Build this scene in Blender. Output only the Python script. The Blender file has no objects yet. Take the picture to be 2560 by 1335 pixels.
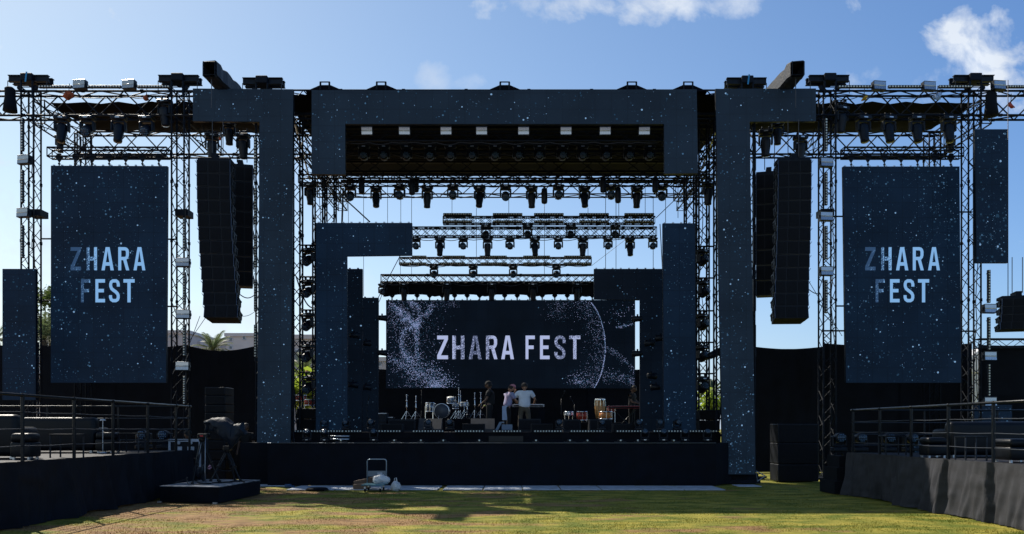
import bpy, bmesh, math, random
from mathutils import Vector, Matrix, noise
R = math.radians
random.seed(7)
C = bpy.data.collections.new("Scene_things")
sc = bpy.context.scene
sc.collection.children.link(C)

# ------------------------------------------------------------------ camera, world, sun, exposure
F, H, HY, CX = 1990.0, 1.72, 1071.0, 1280.0        # focal length in photo pixels, eye height, horizon row, centre column
cam = bpy.data.cameras.new("camera"); camo = bpy.data.objects.new("camera", cam); C.objects.link(camo)
cam.sensor_width = 36; cam.lens = 36 * F / 2560; cam.shift_y = (HY - 667.5) / 2560
cam.clip_start = .1; cam.clip_end = 3000
camo.location = (0, 0, H); camo.rotation_euler = (R(90), 0, 0)
sc.camera = camo
SUN_EL, SUN_AZ = 47.0, 42.0                         # elevation, degrees left of straight ahead
sd = Vector((-math.sin(R(SUN_AZ)) * math.cos(R(SUN_EL)), math.cos(R(SUN_AZ)) * math.cos(R(SUN_EL)), math.sin(R(SUN_EL))))
sl = bpy.data.lights.new("sun", 'SUN'); sl.energy = 5.0; sl.angle = R(.55); sl.color = (1, .93, .82)
so = bpy.data.objects.new("sun", sl); C.objects.link(so); so.rotation_euler = sd.to_track_quat('Z', 'Y').to_euler()
so.location = (0, 0, 40)
sc.view_settings.view_transform = 'Standard'; sc.view_settings.look = 'None'; sc.view_settings.exposure = 0.30
sc.view_settings.gamma = 1; sc.view_settings.use_curve_mapping = False

w = bpy.data.worlds.new("World"); sc.world = w; w.use_nodes = True
nt = w.node_tree; N = nt.nodes; L = nt.links; N.clear()
def wn(t, **k):
    n = N.new(t)
    for a, b in k.items(): setattr(n, a, b)
    return n
def wmath(op, a, b=None, clamp=False):
    n = wn('ShaderNodeMath', operation=op); n.use_clamp = clamp
    for i, v in enumerate((a, b)):
        if v is None: continue
        if isinstance(v, (int, float)): n.inputs[i].default_value = v
        else: L.new(v, n.inputs[i])
    return n.outputs[0]
sky = wn('ShaderNodeTexSky', sky_type='NISHITA'); sky.sun_disc = False
sky.sun_elevation = R(SUN_EL); sky.sun_rotation = R(-SUN_AZ); sky.air_density = 1.0; sky.dust_density = .3; sky.ozone_density = 3.5
tc = wn('ShaderNodeTexCoord'); sp = wn('ShaderNodeSeparateXYZ'); L.new(tc.outputs['Generated'], sp.inputs[0])
yy = wmath('MAXIMUM', wmath('ABSOLUTE', sp.outputs[1]), .12)
U = wmath('DIVIDE', sp.outputs[0], yy); V = wmath('DIVIDE', sp.outputs[2], yy)
cb = wn('ShaderNodeCombineXYZ'); L.new(U, cb.inputs[0]); L.new(V, cb.inputs[1])
nz = wn('ShaderNodeTexNoise'); nz.inputs['Scale'].default_value = 13; nz.inputs['Detail'].default_value = 9; nz.inputs['Roughness'].default_value = .58
nz.inputs['Distortion'].default_value = .25
L.new(cb.outputs[0], nz.inputs['Vector'])
nlow = wn('ShaderNodeTexNoise'); nlow.inputs['Scale'].default_value = 4; nlow.inputs['Detail'].default_value = 6
L.new(cb.outputs[0], nlow.inputs['Vector'])
mask = None
# clouds by direction: tangent azimuth, tangent elevation, half widths, density
for u0, v0, a, b, k in ((.640, .462, .125, .064, 1.25), (.60, .437, .16, .030, .6), (.18, .538, .19, .034, .9), (-.10, .442, .028, .022, .42), (-.04, .436, .035, .013, .35),
                        (-.62, .20, .22, .10, .5), (-.36, .125, .14, .05, .55), (-.24, .17, .10, .05, .4), (-.6, .06, .5, .06, .4)):
    du = wmath('DIVIDE', wmath('SUBTRACT', U, u0), a); dv = wmath('DIVIDE', wmath('SUBTRACT', V, v0), b)
    q = wmath('SUBTRACT', 1.0, wmath('ADD', wmath('MULTIPLY', du, du), wmath('MULTIPLY', dv, dv)))
    q = wmath('MAXIMUM', q, -1.0)
    q = wmath('ADD', wmath('MULTIPLY', q, .55), wmath('MULTIPLY', wmath('SUBTRACT', nz.outputs[0], .52), 3.6))
    q = wmath('MULTIPLY', wmath('MULTIPLY', q, 1.25, True), k, True)
    mask = q if mask is None else wmath('MAXIMUM', mask, q)
mask = wmath('MULTIPLY', mask, wmath('GREATER_THAN', sp.outputs[1], .2))
shade = wn('ShaderNodeMapRange'); shade.inputs[1].default_value = .3; shade.inputs[2].default_value = .7; shade.inputs[3].default_value = .82; shade.inputs[4].default_value = 1.06
L.new(nlow.outputs[0], shade.inputs[0])
cc = wn('ShaderNodeMixRGB', blend_type='MULTIPLY'); cc.inputs[0].default_value = 1; cc.inputs[1].default_value = (6.5, 7.1, 8.0, 1)
L.new(shade.outputs[0], cc.inputs[2])
# pale summer haze low over the horizon, brighter towards the sun's side
hf = wmath('MULTIPLY', wmath('POWER', 2.718, wmath('MULTIPLY', wmath('MAXIMUM', V, 0.0), -7.5)), .9)
side = wmath('SUBTRACT', .5, wmath('MULTIPLY', U, .75), True)
hcol = wn('ShaderNodeMixRGB'); L.new(side, hcol.inputs[0]); hcol.inputs[1].default_value = (3.0, 4.2, 6.1, 1); hcol.inputs[2].default_value = (7.3, 7.5, 7.9, 1)
glow = wn('ShaderNodeMixRGB'); L.new(side, glow.inputs[0]); glow.inputs[1].default_value = (.80, 1.0, 1.2, 1); glow.inputs[2].default_value = (1.58, 1.38, 1.08, 1)
sk2 = wn('ShaderNodeMixRGB', blend_type='MULTIPLY'); sk2.inputs[0].default_value = 1; L.new(sky.outputs[0], sk2.inputs[1]); L.new(glow.outputs[0], sk2.inputs[2])
hz = wn('ShaderNodeMixRGB'); L.new(hf, hz.inputs[0]); L.new(sk2.outputs[0], hz.inputs[1]); L.new(hcol.outputs[0], hz.inputs[2])
mx = wn('ShaderNodeMixRGB'); L.new(mask, mx.inputs[0]); L.new(hz.outputs[0], mx.inputs[1]); L.new(cc.outputs[0], mx.inputs[2])
bg = wn('ShaderNodeBackground'); bg.inputs[1].default_value = .10; L.new(mx.outputs[0], bg.inputs[0])
wo = wn('ShaderNodeOutputWorld'); L.new(bg.outputs[0], wo.inputs[0])

# ------------------------------------------------------------------ helpers
def P(x, y, D): return Vector(((x - CX) * D / F, D, H + (HY - y) * D / F))
def PX(x, D): return (x - CX) * D / F
def PZ(y, D): return H + (HY - y) * D / F
def GD(y): return F * H / (y - HY)                 # depth of a point of the ground
ORD = ['zeroth', 'first', 'second', 'third', 'fourth', 'fifth', 'sixth', 'seventh', 'eighth', 'ninth', 'tenth', 'eleventh', 'twelfth', 'thirteenth', 'fourteenth', 'fifteenth', 'sixteenth']

def wloc(o):
    v = Vector((0, 0, 0))
    while o is not None: v += o.location; o = o.parent
    return v

class MB:
    def __init__(s): s.v = []; s.f = []; s.m = []; s.s = []
    def add(s, vs, fs, mi=0, smooth=False):
        n = len(s.v); s.v += [tuple(v) for v in vs]
        for f in fs: s.f.append([n + i for i in f]); s.m.append(mi); s.s.append(smooth)
        return s
    def box(s, c, d, mi=0, M=None, bev=0, seg=1):
        bm = bmesh.new(); bmesh.ops.create_cube(bm, size=1)
        for v in bm.verts: v.co = Vector((v.co.x * d[0], v.co.y * d[1], v.co.z * d[2]))
        if bev: bmesh.ops.bevel(bm, geom=bm.edges[:], offset=bev, segments=seg, affect='EDGES', profile=.5)
        if M is not None: bmesh.ops.transform(bm, matrix=M.to_4x4(), verts=bm.verts)
        c = Vector(c); bm.verts.index_update()
        s.add([v.co + c for v in bm.verts], [[v.index for v in f.verts] for f in bm.faces], mi, bev > 0 and seg > 1)
        bm.free(); return s
    def b2(s, x0, x1, y0, y1, z0, z1, mi=0, bev=0, seg=1):
        return s.box(((x0 + x1) / 2, (y0 + y1) / 2, (z0 + z1) / 2), (abs(x1 - x0), abs(y1 - y0), abs(z1 - z0)), mi, None, bev, seg)
    def tube(s, a, b, r, r2=None, n=6, mi=0, caps=True):
        a = Vector(a); b = Vector(b); d = b - a
        if d.length < 1e-6: return s
        if r2 is None: r2 = r
        z = d.normalized(); x = z.orthogonal().normalized(); y = z.cross(x)
        vs = []
        for p, rr in ((a, r), (b, r2)):
            for i in range(n):
                t = 2 * math.pi * (i + .5) / n; vs.append(p + x * math.cos(t) * rr + y * math.sin(t) * rr)
        fs = [[i, (i + 1) % n, n + (i + 1) % n, n + i] for i in range(n)]
        if caps: fs += [list(range(n))[::-1], list(range(n, 2 * n))]
        return s.add(vs, fs, mi, n > 6)
    def path(s, pts, r, n=5, mi=0):
        pts = [Vector(p) for p in pts]; ring = []
        for i, p in enumerate(pts):
            d = (pts[min(i + 1, len(pts) - 1)] - pts[max(i - 1, 0)]).normalized()
            x = d.cross(Vector((.13, .21, .97))); x = x.normalized() if x.length > 1e-3 else d.orthogonal().normalized(); y = d.cross(x)
            rr = r[i] if isinstance(r, (list, tuple)) else r
            ring.append([p + x * math.cos(6.28318 * k / n) * rr + y * math.sin(6.28318 * k / n) * rr for k in range(n)])
        vs = [v for q in ring for v in q]; fs = []
        for i in range(len(pts) - 1):
            for k in range(n): fs.append([i * n + k, i * n + (k + 1) % n, (i + 1) * n + (k + 1) % n, (i + 1) * n + k])
        fs += [list(range(n))[::-1], list(range((len(pts) - 1) * n, len(pts) * n))]
        return s.add(vs, fs, mi, True)
    def lathe(s, prof, c=(0, 0, 0), n=16, mi=0, M=None, smooth=True, caps=True):
        vs = []
        for r, z in prof:
            for i in range(n):
                t = 6.2831853 * i / n; v = Vector((r * math.cos(t), r * math.sin(t), z))
                vs.append((M @ v if M is not None else v) + Vector(c))
        fs = []
        for j in range(len(prof) - 1):
            for i in range(n): fs.append([j * n + i, j * n + (i + 1) % n, (j + 1) * n + (i + 1) % n, (j + 1) * n + i])
        if caps: fs += [list(range(n))[::-1], list(range((len(prof) - 1) * n, len(prof) * n))]
        return s.add(vs, fs, mi, smooth)
    def poly(s, pts, mi=0): return s.add(pts, [list(range(len(pts)))], mi)
    def prism(s, xz, y0, y1, mi=0):                # outline in x,z given counter clockwise seen from the front, pulled back along y
        n = len(xz); vs = [(x, y0, z) for x, z in xz] + [(x, y1, z) for x, z in xz]
        fs = [list(range(n)), list(range(n, 2 * n))[::-1]] + [[(i + 1) % n, i, n + i, n + (i + 1) % n] for i in range(n)]
        return s.add(vs, fs, mi)
    def build(s, name, mats, parent=None, smooth=None):
        off = wloc(parent) if parent is not None else Vector((0, 0, 0))
        me = bpy.data.meshes.new(name)
        me.from_pydata([(a - off.x, b - off.y, c - off.z) for a, b, c in s.v], [], s.f)
        if not isinstance(mats, (list, tuple)): mats = [mats]
        for m in mats: me.materials.append(m)
        me.polygons.foreach_set('material_index', s.m)
        me.polygons.foreach_set('use_smooth', s.s if smooth is None else [smooth] * len(s.f))
        me.update()
        o = bpy.data.objects.new(name, me); C.objects.link(o)
        if parent is not None: o.parent = parent
        return o

def tag(o, label=None, cat=None, group=None, kind=None):
    for k, v in (('label', label), ('category', cat), ('group', group), ('kind', kind)):
        if v: o[k] = v
    return o
def thing(name, label, cat, loc=(0, 0, 0), group=None):
    o = bpy.data.objects.new(name, None); o.empty_display_size = .2; C.objects.link(o); o.location = loc
    return tag(o, label, cat, group)
KIDS = {}
def copy_tree(o, parent=None):
    c = o.copy(); C.objects.link(c)
    if parent is not None: c.parent = parent
    for ch in [k for k in C.objects if k.parent == o]: copy_tree(ch, c)
    return c
class Proto:                                        # first call hands out the original, later calls copy it
    def __init__(s, fn): s.fn = fn; s.o = None; s.ch = None
    def place(s, loc, label, group=None, rot=(0, 0, 0), scale=1):
        if s.o is None:
            s.o = s.fn(); r = s.o
            s.ch = {}
            for k in C.objects:
                if k.parent is not None: s.ch.setdefault(k.parent.name, []).append(k)
        else:
            def cp(o, p=None):
                c = o.copy(); C.objects.link(c)
                if p is not None: c.parent = p
                for q in s.ch.get(o.name, []): cp(q, c)
                return c
            r = cp(s.o)
            if 'group' in r: del r['group']
        r.location = loc; r.rotation_euler = rot
        r.scale = (scale,) * 3 if isinstance(scale, (int, float)) else scale
        r['label'] = label
        if group: r['group'] = group
        return r

def mat(name, col, rough=.6, metal=0, var=0, vscale=3, bump=0, bscale=40, spec=.5, trans=0, vcol=None, stretch=(1, 1, 1), emit=None, estr=1):
    m = bpy.data.materials.new(name); m.use_nodes = True; t = m.node_tree; b = t.nodes['Principled BSDF']
    b.inputs['Base Color'].default_value = (*col, 1); b.inputs['Roughness'].default_value = rough; b.inputs['Metallic'].default_value = metal
    b.inputs['Specular IOR Level'].default_value = spec
    tcn = t.nodes.new('ShaderNodeTexCoord'); mp = t.nodes.new('ShaderNodeMapping'); t.links.new(tcn.outputs['Object'], mp.inputs[0]); mp.inputs['Scale'].default_value = stretch
    if var or vcol:
        n = t.nodes.new('ShaderNodeTexNoise'); n.inputs['Scale'].default_value = vscale; n.inputs['Detail'].default_value = 5; t.links.new(mp.outputs[0], n.inputs['Vector'])
        rp = t.nodes.new('ShaderNodeMapRange'); rp.inputs[1].default_value = .35; rp.inputs[2].default_value = .65; t.links.new(n.outputs[0], rp.inputs[0])
        x = t.nodes.new('ShaderNodeMixRGB'); t.links.new(rp.outputs[0], x.inputs[0])
        x.inputs[1].default_value = (*[c * (1 - var) for c in col], 1); x.inputs[2].default_value = (*(vcol or [min(1, c * (1 + var)) for c in col]), 1)
        t.links.new(x.outputs[0], b.inputs['Base Color'])
        r2 = t.nodes.new('ShaderNodeMapRange'); r2.inputs[3].default_value = max(0, rough - .12); r2.inputs[4].default_value = min(1, rough + .12); t.links.new(n.outputs[0], r2.inputs[0]); t.links.new(r2.outputs[0], b.inputs['Roughness'])
    if bump:
        n = t.nodes.new('ShaderNodeTexNoise'); n.inputs['Scale'].default_value = bscale; n.inputs['Detail'].default_value = 4; t.links.new(mp.outputs[0], n.inputs['Vector'])
        bp = t.nodes.new('ShaderNodeBump'); bp.inputs['Strength'].default_value = bump; bp.inputs['Distance'].default_value = .02
        t.links.new(n.outputs[0], bp.inputs['Height']); t.links.new(bp.outputs[0], b.inputs['Normal'])
    if emit: b.inputs['Emission Color'].default_value = (*emit, 1); b.inputs['Emission Strength'].default_value = estr
    if trans:
        tr = t.nodes.new('ShaderNodeBsdfTranslucent'); tr.inputs[0].default_value = (*[min(1, c * 2) for c in col], 1)
        ms = t.nodes.new('ShaderNodeMixShader'); ms.inputs[0].default_value = trans
        t.links.new(b.outputs[0], ms.inputs[1]); t.links.new(tr.outputs[0], ms.inputs[2]); t.links.new(ms.outputs[0], t.nodes['Material Output'].inputs[0])
    return m

M = {}
M['truss'] = mat('black_truss_paint', (.0045, .008, .015), .6, 0, .4, 6, spec=.15)
M['truss_worn'] = mat('worn_black_steel', (.008, .013, .021), .5, .1, .5, 8, spec=.2)
M['black'] = mat('black_plastic', (.0045, .0085, .016), .45, 0, .3, 9, spec=.25)
M['gloss'] = mat('glossy_black', (.005, .007, .010), .35, 0, .3, 9, spec=.25)
M['cab'] = mat('speaker_paint', (.0035, .006, .011), .6, 0, .3, 5, .15, 90, spec=.3)
M['grille'] = mat('speaker_grille', (.0035, .0045, .007), .75, 0, .4, 14, .3, 160, spec=.2)
M['edgeglint'] = mat('blue_edge_glint', (.02, .04, .085), .35, .3)  # blue edge highlight of the speaker cabinets, put into the colour
M['rim'] = mat('bare_metal_edge', (.25, .28, .33), .35, .9)
M['chrome'] = mat('chrome', (.75, .77, .8), .16, 1)
M['alu'] = mat('aluminium', (.55, .57, .6), .35, .85, .15, 8)
M['reflect'] = mat('silver_reflector', (.45, .45, .46), .3, 1, .1, 20)
M['lens'] = mat('front_lens', (.006, .012, .022), .12, 0, spec=.5)
M['cell'] = mat('blue_lens_cell', (.09, .17, .27), .35, .1)
M['led_lens'] = mat('clear_led_lens', (.75, .78, .7), .3, 0, spec=.7)
M['cloth'] = mat('black_stage_cloth', (.0032, .0048, .009), .88, 0, .35, 2.5, .35, 60, .2)
M['skirt_shaded'] = mat('shaded_deck_skirt_cloth', (.006, .008, .013), .8, 0, .3, 3, .5, 130, .2)  # left skirt: same cloth darkened, its shade put into the colour
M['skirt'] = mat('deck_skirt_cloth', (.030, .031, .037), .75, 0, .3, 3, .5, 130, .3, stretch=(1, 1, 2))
M['tarp'] = mat('roof_tarp', (.0040, .0050, .0085), .85, 0, .3, 1.5, .3, 8, .08, trans=.006)
M['fence'] = mat('shade_net', (.004, .0055, .009), .9, 0, .4, 1.2, .4, 50, .12, trans=.06)
M['deckfloor'] = mat('deck_floor', (.028, .028, .032), .6, 0, .3, 3, spec=.2)
M['stagefloor'] = mat('stage_floor', (.004, .005, .008), .75, 0, .3, 3, spec=.12)
M['leather'] = mat('black_leather', (.0035, .005, .008), .42, 0, .3, 4, .15, 50, spec=.22)
M['chain'] = mat('chain_steel', (.05, .05, .055), .5, .6)
M['board'] = mat('pale_grey_board', (.42, .46, .52), .6, 0, .18, 4)
M['wire'] = mat('dull_steel_wire', (.035, .042, .055), .4, .5)
M['orange'] = mat('orange_nylon', (.30, .055, .015), .8, 0, .5, 9)
M['bluestrap'] = mat('blue_strap', (.02, .25, .5), .6)
M['skin'] = mat('skin', (.36, .2, .13), .55, 0, .08, 9)
M['skin2'] = mat('skin_tan', (.13, .07, .045), .55, 0, .08, 9)
M['bplast'] = mat('white_plastic_bag', (.75, .75, .75), .35, 0, .06, 6, .5, 20, trans=.25)

def emis(name, col, s=1.0):
    m = bpy.data.materials.new(name); m.use_nodes = True; t = m.node_tree; t.nodes.clear()
    e = t.nodes.new('ShaderNodeEmission'); e.inputs[0].default_value = (*col, 1); e.inputs[1].default_value = s
    o = t.nodes.new('ShaderNodeOutputMaterial'); t.links.new(e.outputs[0], o.inputs[0]); return m
def led_mat(name, base, glow, grey=.0):            # LED wall: black louvred modules with a dim picture
    m = bpy.data.materials.new(name); m.use_nodes = True; t = m.node_tree; b = t.nodes['Principled BSDF']
    b.inputs['Base Color'].default_value = (*base, 1); b.inputs['Roughness'].default_value = .6; b.inputs['Specular IOR Level'].default_value = .12
    tcn = t.nodes.new('ShaderNodeTexCoord'); n = t.nodes.new('ShaderNodeTexNoise'); n.inputs['Scale'].default_value = .55; n.inputs['Detail'].default_value = 3
    t.links.new(tcn.outputs['Object'], n.inputs['Vector'])
    bk = t.nodes.new('ShaderNodeTexBrick'); bk.offset = 0; bk.inputs['Scale'].default_value = 1; bk.inputs['Brick Width'].default_value = .5; bk.inputs['Row Height'].default_value = .5
    bk.inputs['Mortar Size'].default_value = .010; bk.inputs['Color1'].default_value = (1.08, 1.06, 1.04, 1); bk.inputs['Color2'].default_value = (.9, .92, .94, 1); bk.inputs['Mortar'].default_value = (.66, .66, .66, 1)
    mp = t.nodes.new('ShaderNodeMapping'); mp.inputs['Rotation'].default_value = (R(90), 0, 0); t.links.new(tcn.outputs['Object'], mp.inputs[0]); t.links.new(mp.outputs[0], bk.inputs['Vector'])
    r = t.nodes.new('ShaderNodeMapRange'); r.inputs[1].default_value = .3; r.inputs[2].default_value = .7; r.inputs[3].default_value = .7; r.inputs[4].default_value = 1.3; t.links.new(n.outputs[0], r.inputs[0])
    x = t.nodes.new('ShaderNodeMixRGB'); x.blend_type = 'MULTIPLY'; x.inputs[0].default_value = 1; x.inputs[1].default_value = (*glow, 1); t.links.new(r.outputs[0], x.inputs[2])
    y = t.nodes.new('ShaderNodeMixRGB'); y.blend_type = 'MULTIPLY'; y.inputs[0].default_value = 1; t.links.new(x.outputs[0], y.inputs[1]); t.links.new(bk.outputs[0], y.inputs[2])
    t.links.new(y.outputs[0], b.inputs['Emission Color']); b.inputs['Emission Strength'].default_value = 1
    return m
M['led'] = led_mat('led_wall_navy', (.005, .006, .008), (.0016, .0062, .0165))
M['led_grey'] = led_mat('led_wall_grey', (.012, .015, .02), (.0034, .0080, .0160))
M['led_dark'] = led_mat('led_wall_dark', (.003, .0032, .0045), (.0012, .0030, .0068))
DOTS = [emis('led_dot_dim', (.012, .034, .066)), emis('led_dot_mid', (.035, .085, .155)), emis('led_dot_bright', (.15, .27, .44)), emis('led_dot_white', (.32, .36, .62))]

def text_mat(name, col, fade):                     # picture of crumbling letters: strength follows a speckle
    m = bpy.data.materials.new(name); m.use_nodes = True; t = m.node_tree; t.nodes.clear()
    tcn = t.nodes.new('ShaderNodeTexCoord'); s = t.nodes.new('ShaderNodeSeparateXYZ'); t.links.new(tcn.outputs['Object'], s.inputs[0])
    rp = t.nodes.new('ShaderNodeValToRGB'); rp.color_ramp.interpolation = 'LINEAR'
    e = rp.color_ramp.elements
    while len(e) > 1: e.remove(e[0])
    e[0].position = fade[0][0]; e[0].color = (fade[0][1],) * 3 + (1,)
    for p, v in fade[1:]: q = e.new(p); q.color = (v, v, v, 1)
    mu = t.nodes.new('ShaderNodeMath'); mu.operation = 'MULTIPLY'; mu.inputs[1].default_value = .1; t.links.new(s.outputs[0], mu.inputs[0]); t.links.new(mu.outputs[0], rp.inputs[0])
    vo = t.nodes.new('ShaderNodeTexNoise'); vo.inputs['Scale'].default_value = 26; vo.inputs['Detail'].default_value = 3; t.links.new(tcn.outputs['Object'], vo.inputs['Vector'])
    a = t.nodes.new('ShaderNodeMath'); a.operation = 'SUBTRACT'; t.links.new(rp.outputs[0], a.inputs[0]); t.links.new(vo.outputs[0], a.inputs[1])
    b = t.nodes.new('ShaderNodeMath'); b.operation = 'MULTIPLY_ADD'; b.use_clamp = True; b.inputs[1].default_value = 7; b.inputs[2].default_value = .5; t.links.new(a.outputs[0], b.inputs[0])
    x = t.nodes.new('ShaderNodeMixRGB'); t.links.new(b.outputs[0], x.inputs[0]); x.inputs[1].default_value = (col[0] * .14, col[1] * .16, col[2] * .2, 1); x.inputs[2].default_value = (*col, 1)
    em = t.nodes.new('ShaderNodeEmission'); t.links.new(x.outputs[0], em.inputs[0]); o = t.nodes.new('ShaderNodeOutputMaterial'); t.links.new(em.outputs[0], o.inputs[0])
    return m

# ------------------------------------------------------------------ ground, grass
def grass_mat(blades=False):
    m = bpy.data.materials.new('lawn'); m.use_nodes = True; t = m.node_tree; b = t.nodes['Principled BSDF']; nn = t.nodes.new; lk = t.links.new
    tcn = nn('ShaderNodeTexCoord'); mp = nn('ShaderNodeMapping'); lk(tcn.outputs['Object'], mp.inputs[0]); mp.inputs['Scale'].default_value = (.55, 1, 0)
    def noi(sc_, det, w=(0, 0, 0)):
        n = nn('ShaderNodeTexNoise'); n.inputs['Scale'].default_value = sc_; n.inputs['Detail'].default_value = det; n.inputs['Roughness'].default_value = .62
        m2 = nn('ShaderNodeMapping'); m2.inputs['Location'].default_value = w; lk(mp.outputs[0], m2.inputs[0]); lk(m2.outputs[0], n.inputs['Vector']); return n.outputs[0]
    def rng(s_, a, b_, c=0, d=1):
        r = nn('ShaderNodeMapRange'); r.inputs[1].default_value = a; r.inputs[2].default_value = b_; r.inputs[3].default_value = c; r.inputs[4].default_value = d; lk(s_, r.inputs[0]); return r.outputs[0]
    def mixc(f, a, b_):
        x = nn('ShaderNodeMixRGB'); lk(f, x.inputs[0])
        for i, v in ((1, a), (2, b_)):
            if isinstance(v, tuple): x.inputs[i].default_value = (*v, 1)
            else: lk(v, x.inputs[i])
        return x.outputs[0]
    s = nn('ShaderNodeSeparateXYZ'); lk(tcn.outputs['Object'], s.inputs[0])
    g1 = mixc(rng(noi(2.2, 5), .4, .62), (.115, .145, .018), (.35, .295, .052))
    br = mixc(rng(noi(5, 4, (9, 3, 0)), .4, .6), (.20, .112, .050), (.345, .208, .088))
    # browner to the left, greener to the right, as the worn lawn is
    add = nn('ShaderNodeMath'); add.operation = 'MULTIPLY_ADD'; lk(s.outputs[0], add.inputs[0]); add.inputs[1].default_value = -.012; add.inputs[2].default_value = -.035
    a2 = nn('ShaderNodeMath'); a2.operation = 'ADD'; lk(add.outputs[0], a2.inputs[0]); lk(noi(.9, 7, (4, 7, 0)), a2.inputs[1])
    f = rng(a2.outputs[0], .47, .57)
    col = mixc(f, g1, br)
    col = mixc(rng(noi(60, 3), .35, .75, 0, .3), col, (.06, .05, .015))
    lk(col, b.inputs['Base Color']); b.inputs['Roughness'].default_value = .8; b.inputs['Specular IOR Level'].default_value = .15
    bp = nn('ShaderNodeBump'); bp.inputs['Strength'].default_value = .6; bp.inputs['Distance'].default_value = .03; lk(noi(45, 4), bp.inputs['Height']); lk(bp.outputs[0], b.inputs['Normal'])
    tr = nn('ShaderNodeBsdfTranslucent'); lk(col, tr.inputs[0]); ms = nn('ShaderNodeMixShader'); ms.inputs[0].default_value = .45 if blades else 0
    lk(b.outputs[0], ms.inputs[1]); lk(tr.outputs[0], ms.inputs[2])
    if blades: lk(ms.outputs[0], t.nodes['Material Output'].inputs[0])
    return m
M['lawn'] = grass_mat(); M['blades'] = grass_mat(True)
g = MB(); g.add([(-900, -60, 0), (900, -60, 0), (900, 1500, 0), (-900, 1500, 0)], [[0, 1, 2, 3]])
tag(g.build('ground', M['lawn']), kind='structure')
pv = MB(); pv.add([(-300, -60, .006), (300, -60, .006), (300, 7.5, .006), (-300, 7.5, .006)], [[0, 1, 2, 3]])  # unseen dark ground sheet added behind the camera to cut warm bounce
tag(pv.build('bounce_cut_ground', mat('dark_bounce_cut', (.085, .095, .115), .8, 0, .2, 1.5)), kind='structure')
gb = MB(); rg = random.Random(3); vs = []; fs = []
for i in range(120000):
    D = 12.6 + 12.4 * rg.random() ** 1.15; x = rg.uniform(-.66, .66) * D
    if abs(x) > 9.4: continue
    if D > 21.9 and -6.3 < x < 5.9: continue
    if D > 23.3 and -7.6 < x < 7: continue
    dens = noise.noise(Vector((x * .7, D * 1.2, 0)))
    if rg.random() > .75 + dens: continue
    h = rg.uniform(.008, .022) * (1 + dens); a = rg.uniform(0, 6.28); wd = rg.uniform(.004, .008); lean = h * .7
    n = len(vs); vs += [(x - math.cos(a) * wd, D - math.sin(a) * wd, 0), (x + math.cos(a) * wd, D + math.sin(a) * wd, 0), (x + rg.uniform(-lean, lean), D + rg.uniform(-lean, lean), h)]
    fs.append((n, n + 1, n + 2))
gb.v = vs; gb.f = fs; gb.m = [0] * len(fs); gb.s = [False] * len(fs)
tag(gb.build('grass', M['blades']), 'short worn yellow green grass on the lawn before the stage', 'grass', kind='stuff')

# ------------------------------------------------------------------ truss and rigging builders
def truss(mb, a, b, w, h, up=(0, 0, 1), bay=.5, r=.024, rd=.011, faces='all', cross=False, mi=0):
    a = Vector(a); b = Vector(b); d = b - a; Ln = d.length; d.normalize(); up = Vector(up); up = (up - d * up.dot(d)).normalized(); sx = d.cross(up)
    cs = [(-w / 2, -h / 2), (w / 2, -h / 2), (w / 2, h / 2), (-w / 2, h / 2)]
    co = [sx * p + up * q for p, q in cs]
    for c in co: mb.tube(a + c, b + c, r, n=5, mi=mi)
    nb = max(1, round(Ln / bay)); st = Ln / nb
    for k, (i, j) in enumerate(((0, 1), (1, 2), (2, 3), (3, 0))):
        for t in range(nb):
            p0 = a + d * (t * st); p1 = a + d * ((t + 1) * st)
            u, v = (i, j) if t % 2 == 0 else (j, i)
            mb.tube(p0 + co[u], p1 + co[v], rd, n=4, caps=False, mi=mi)
            if cross: mb.tube(p0 + co[v], p1 + co[u], rd, n=4, caps=False, mi=mi)
        for t in (0, nb):
            p0 = a + d * (t * st); mb.tube(p0 + co[i], p0 + co[j], rd * 1.2, n=4, mi=mi)
    # section joints every 2 m
    q = 2.0
    while q < Ln - .3:
        for c in co: mb.tube(a + c + d * (q - .05), a + c + d * (q + .05), r * 1.5, n=6, mi=mi)
        q += 2.0
    return mb

def truss_thing(name, label, cat, a, b, w, h, group=None, **k):
    mb = truss(MB(), a, b, w, h, **k); return tag(mb.build(name, M['truss']), label, cat, group)

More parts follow.
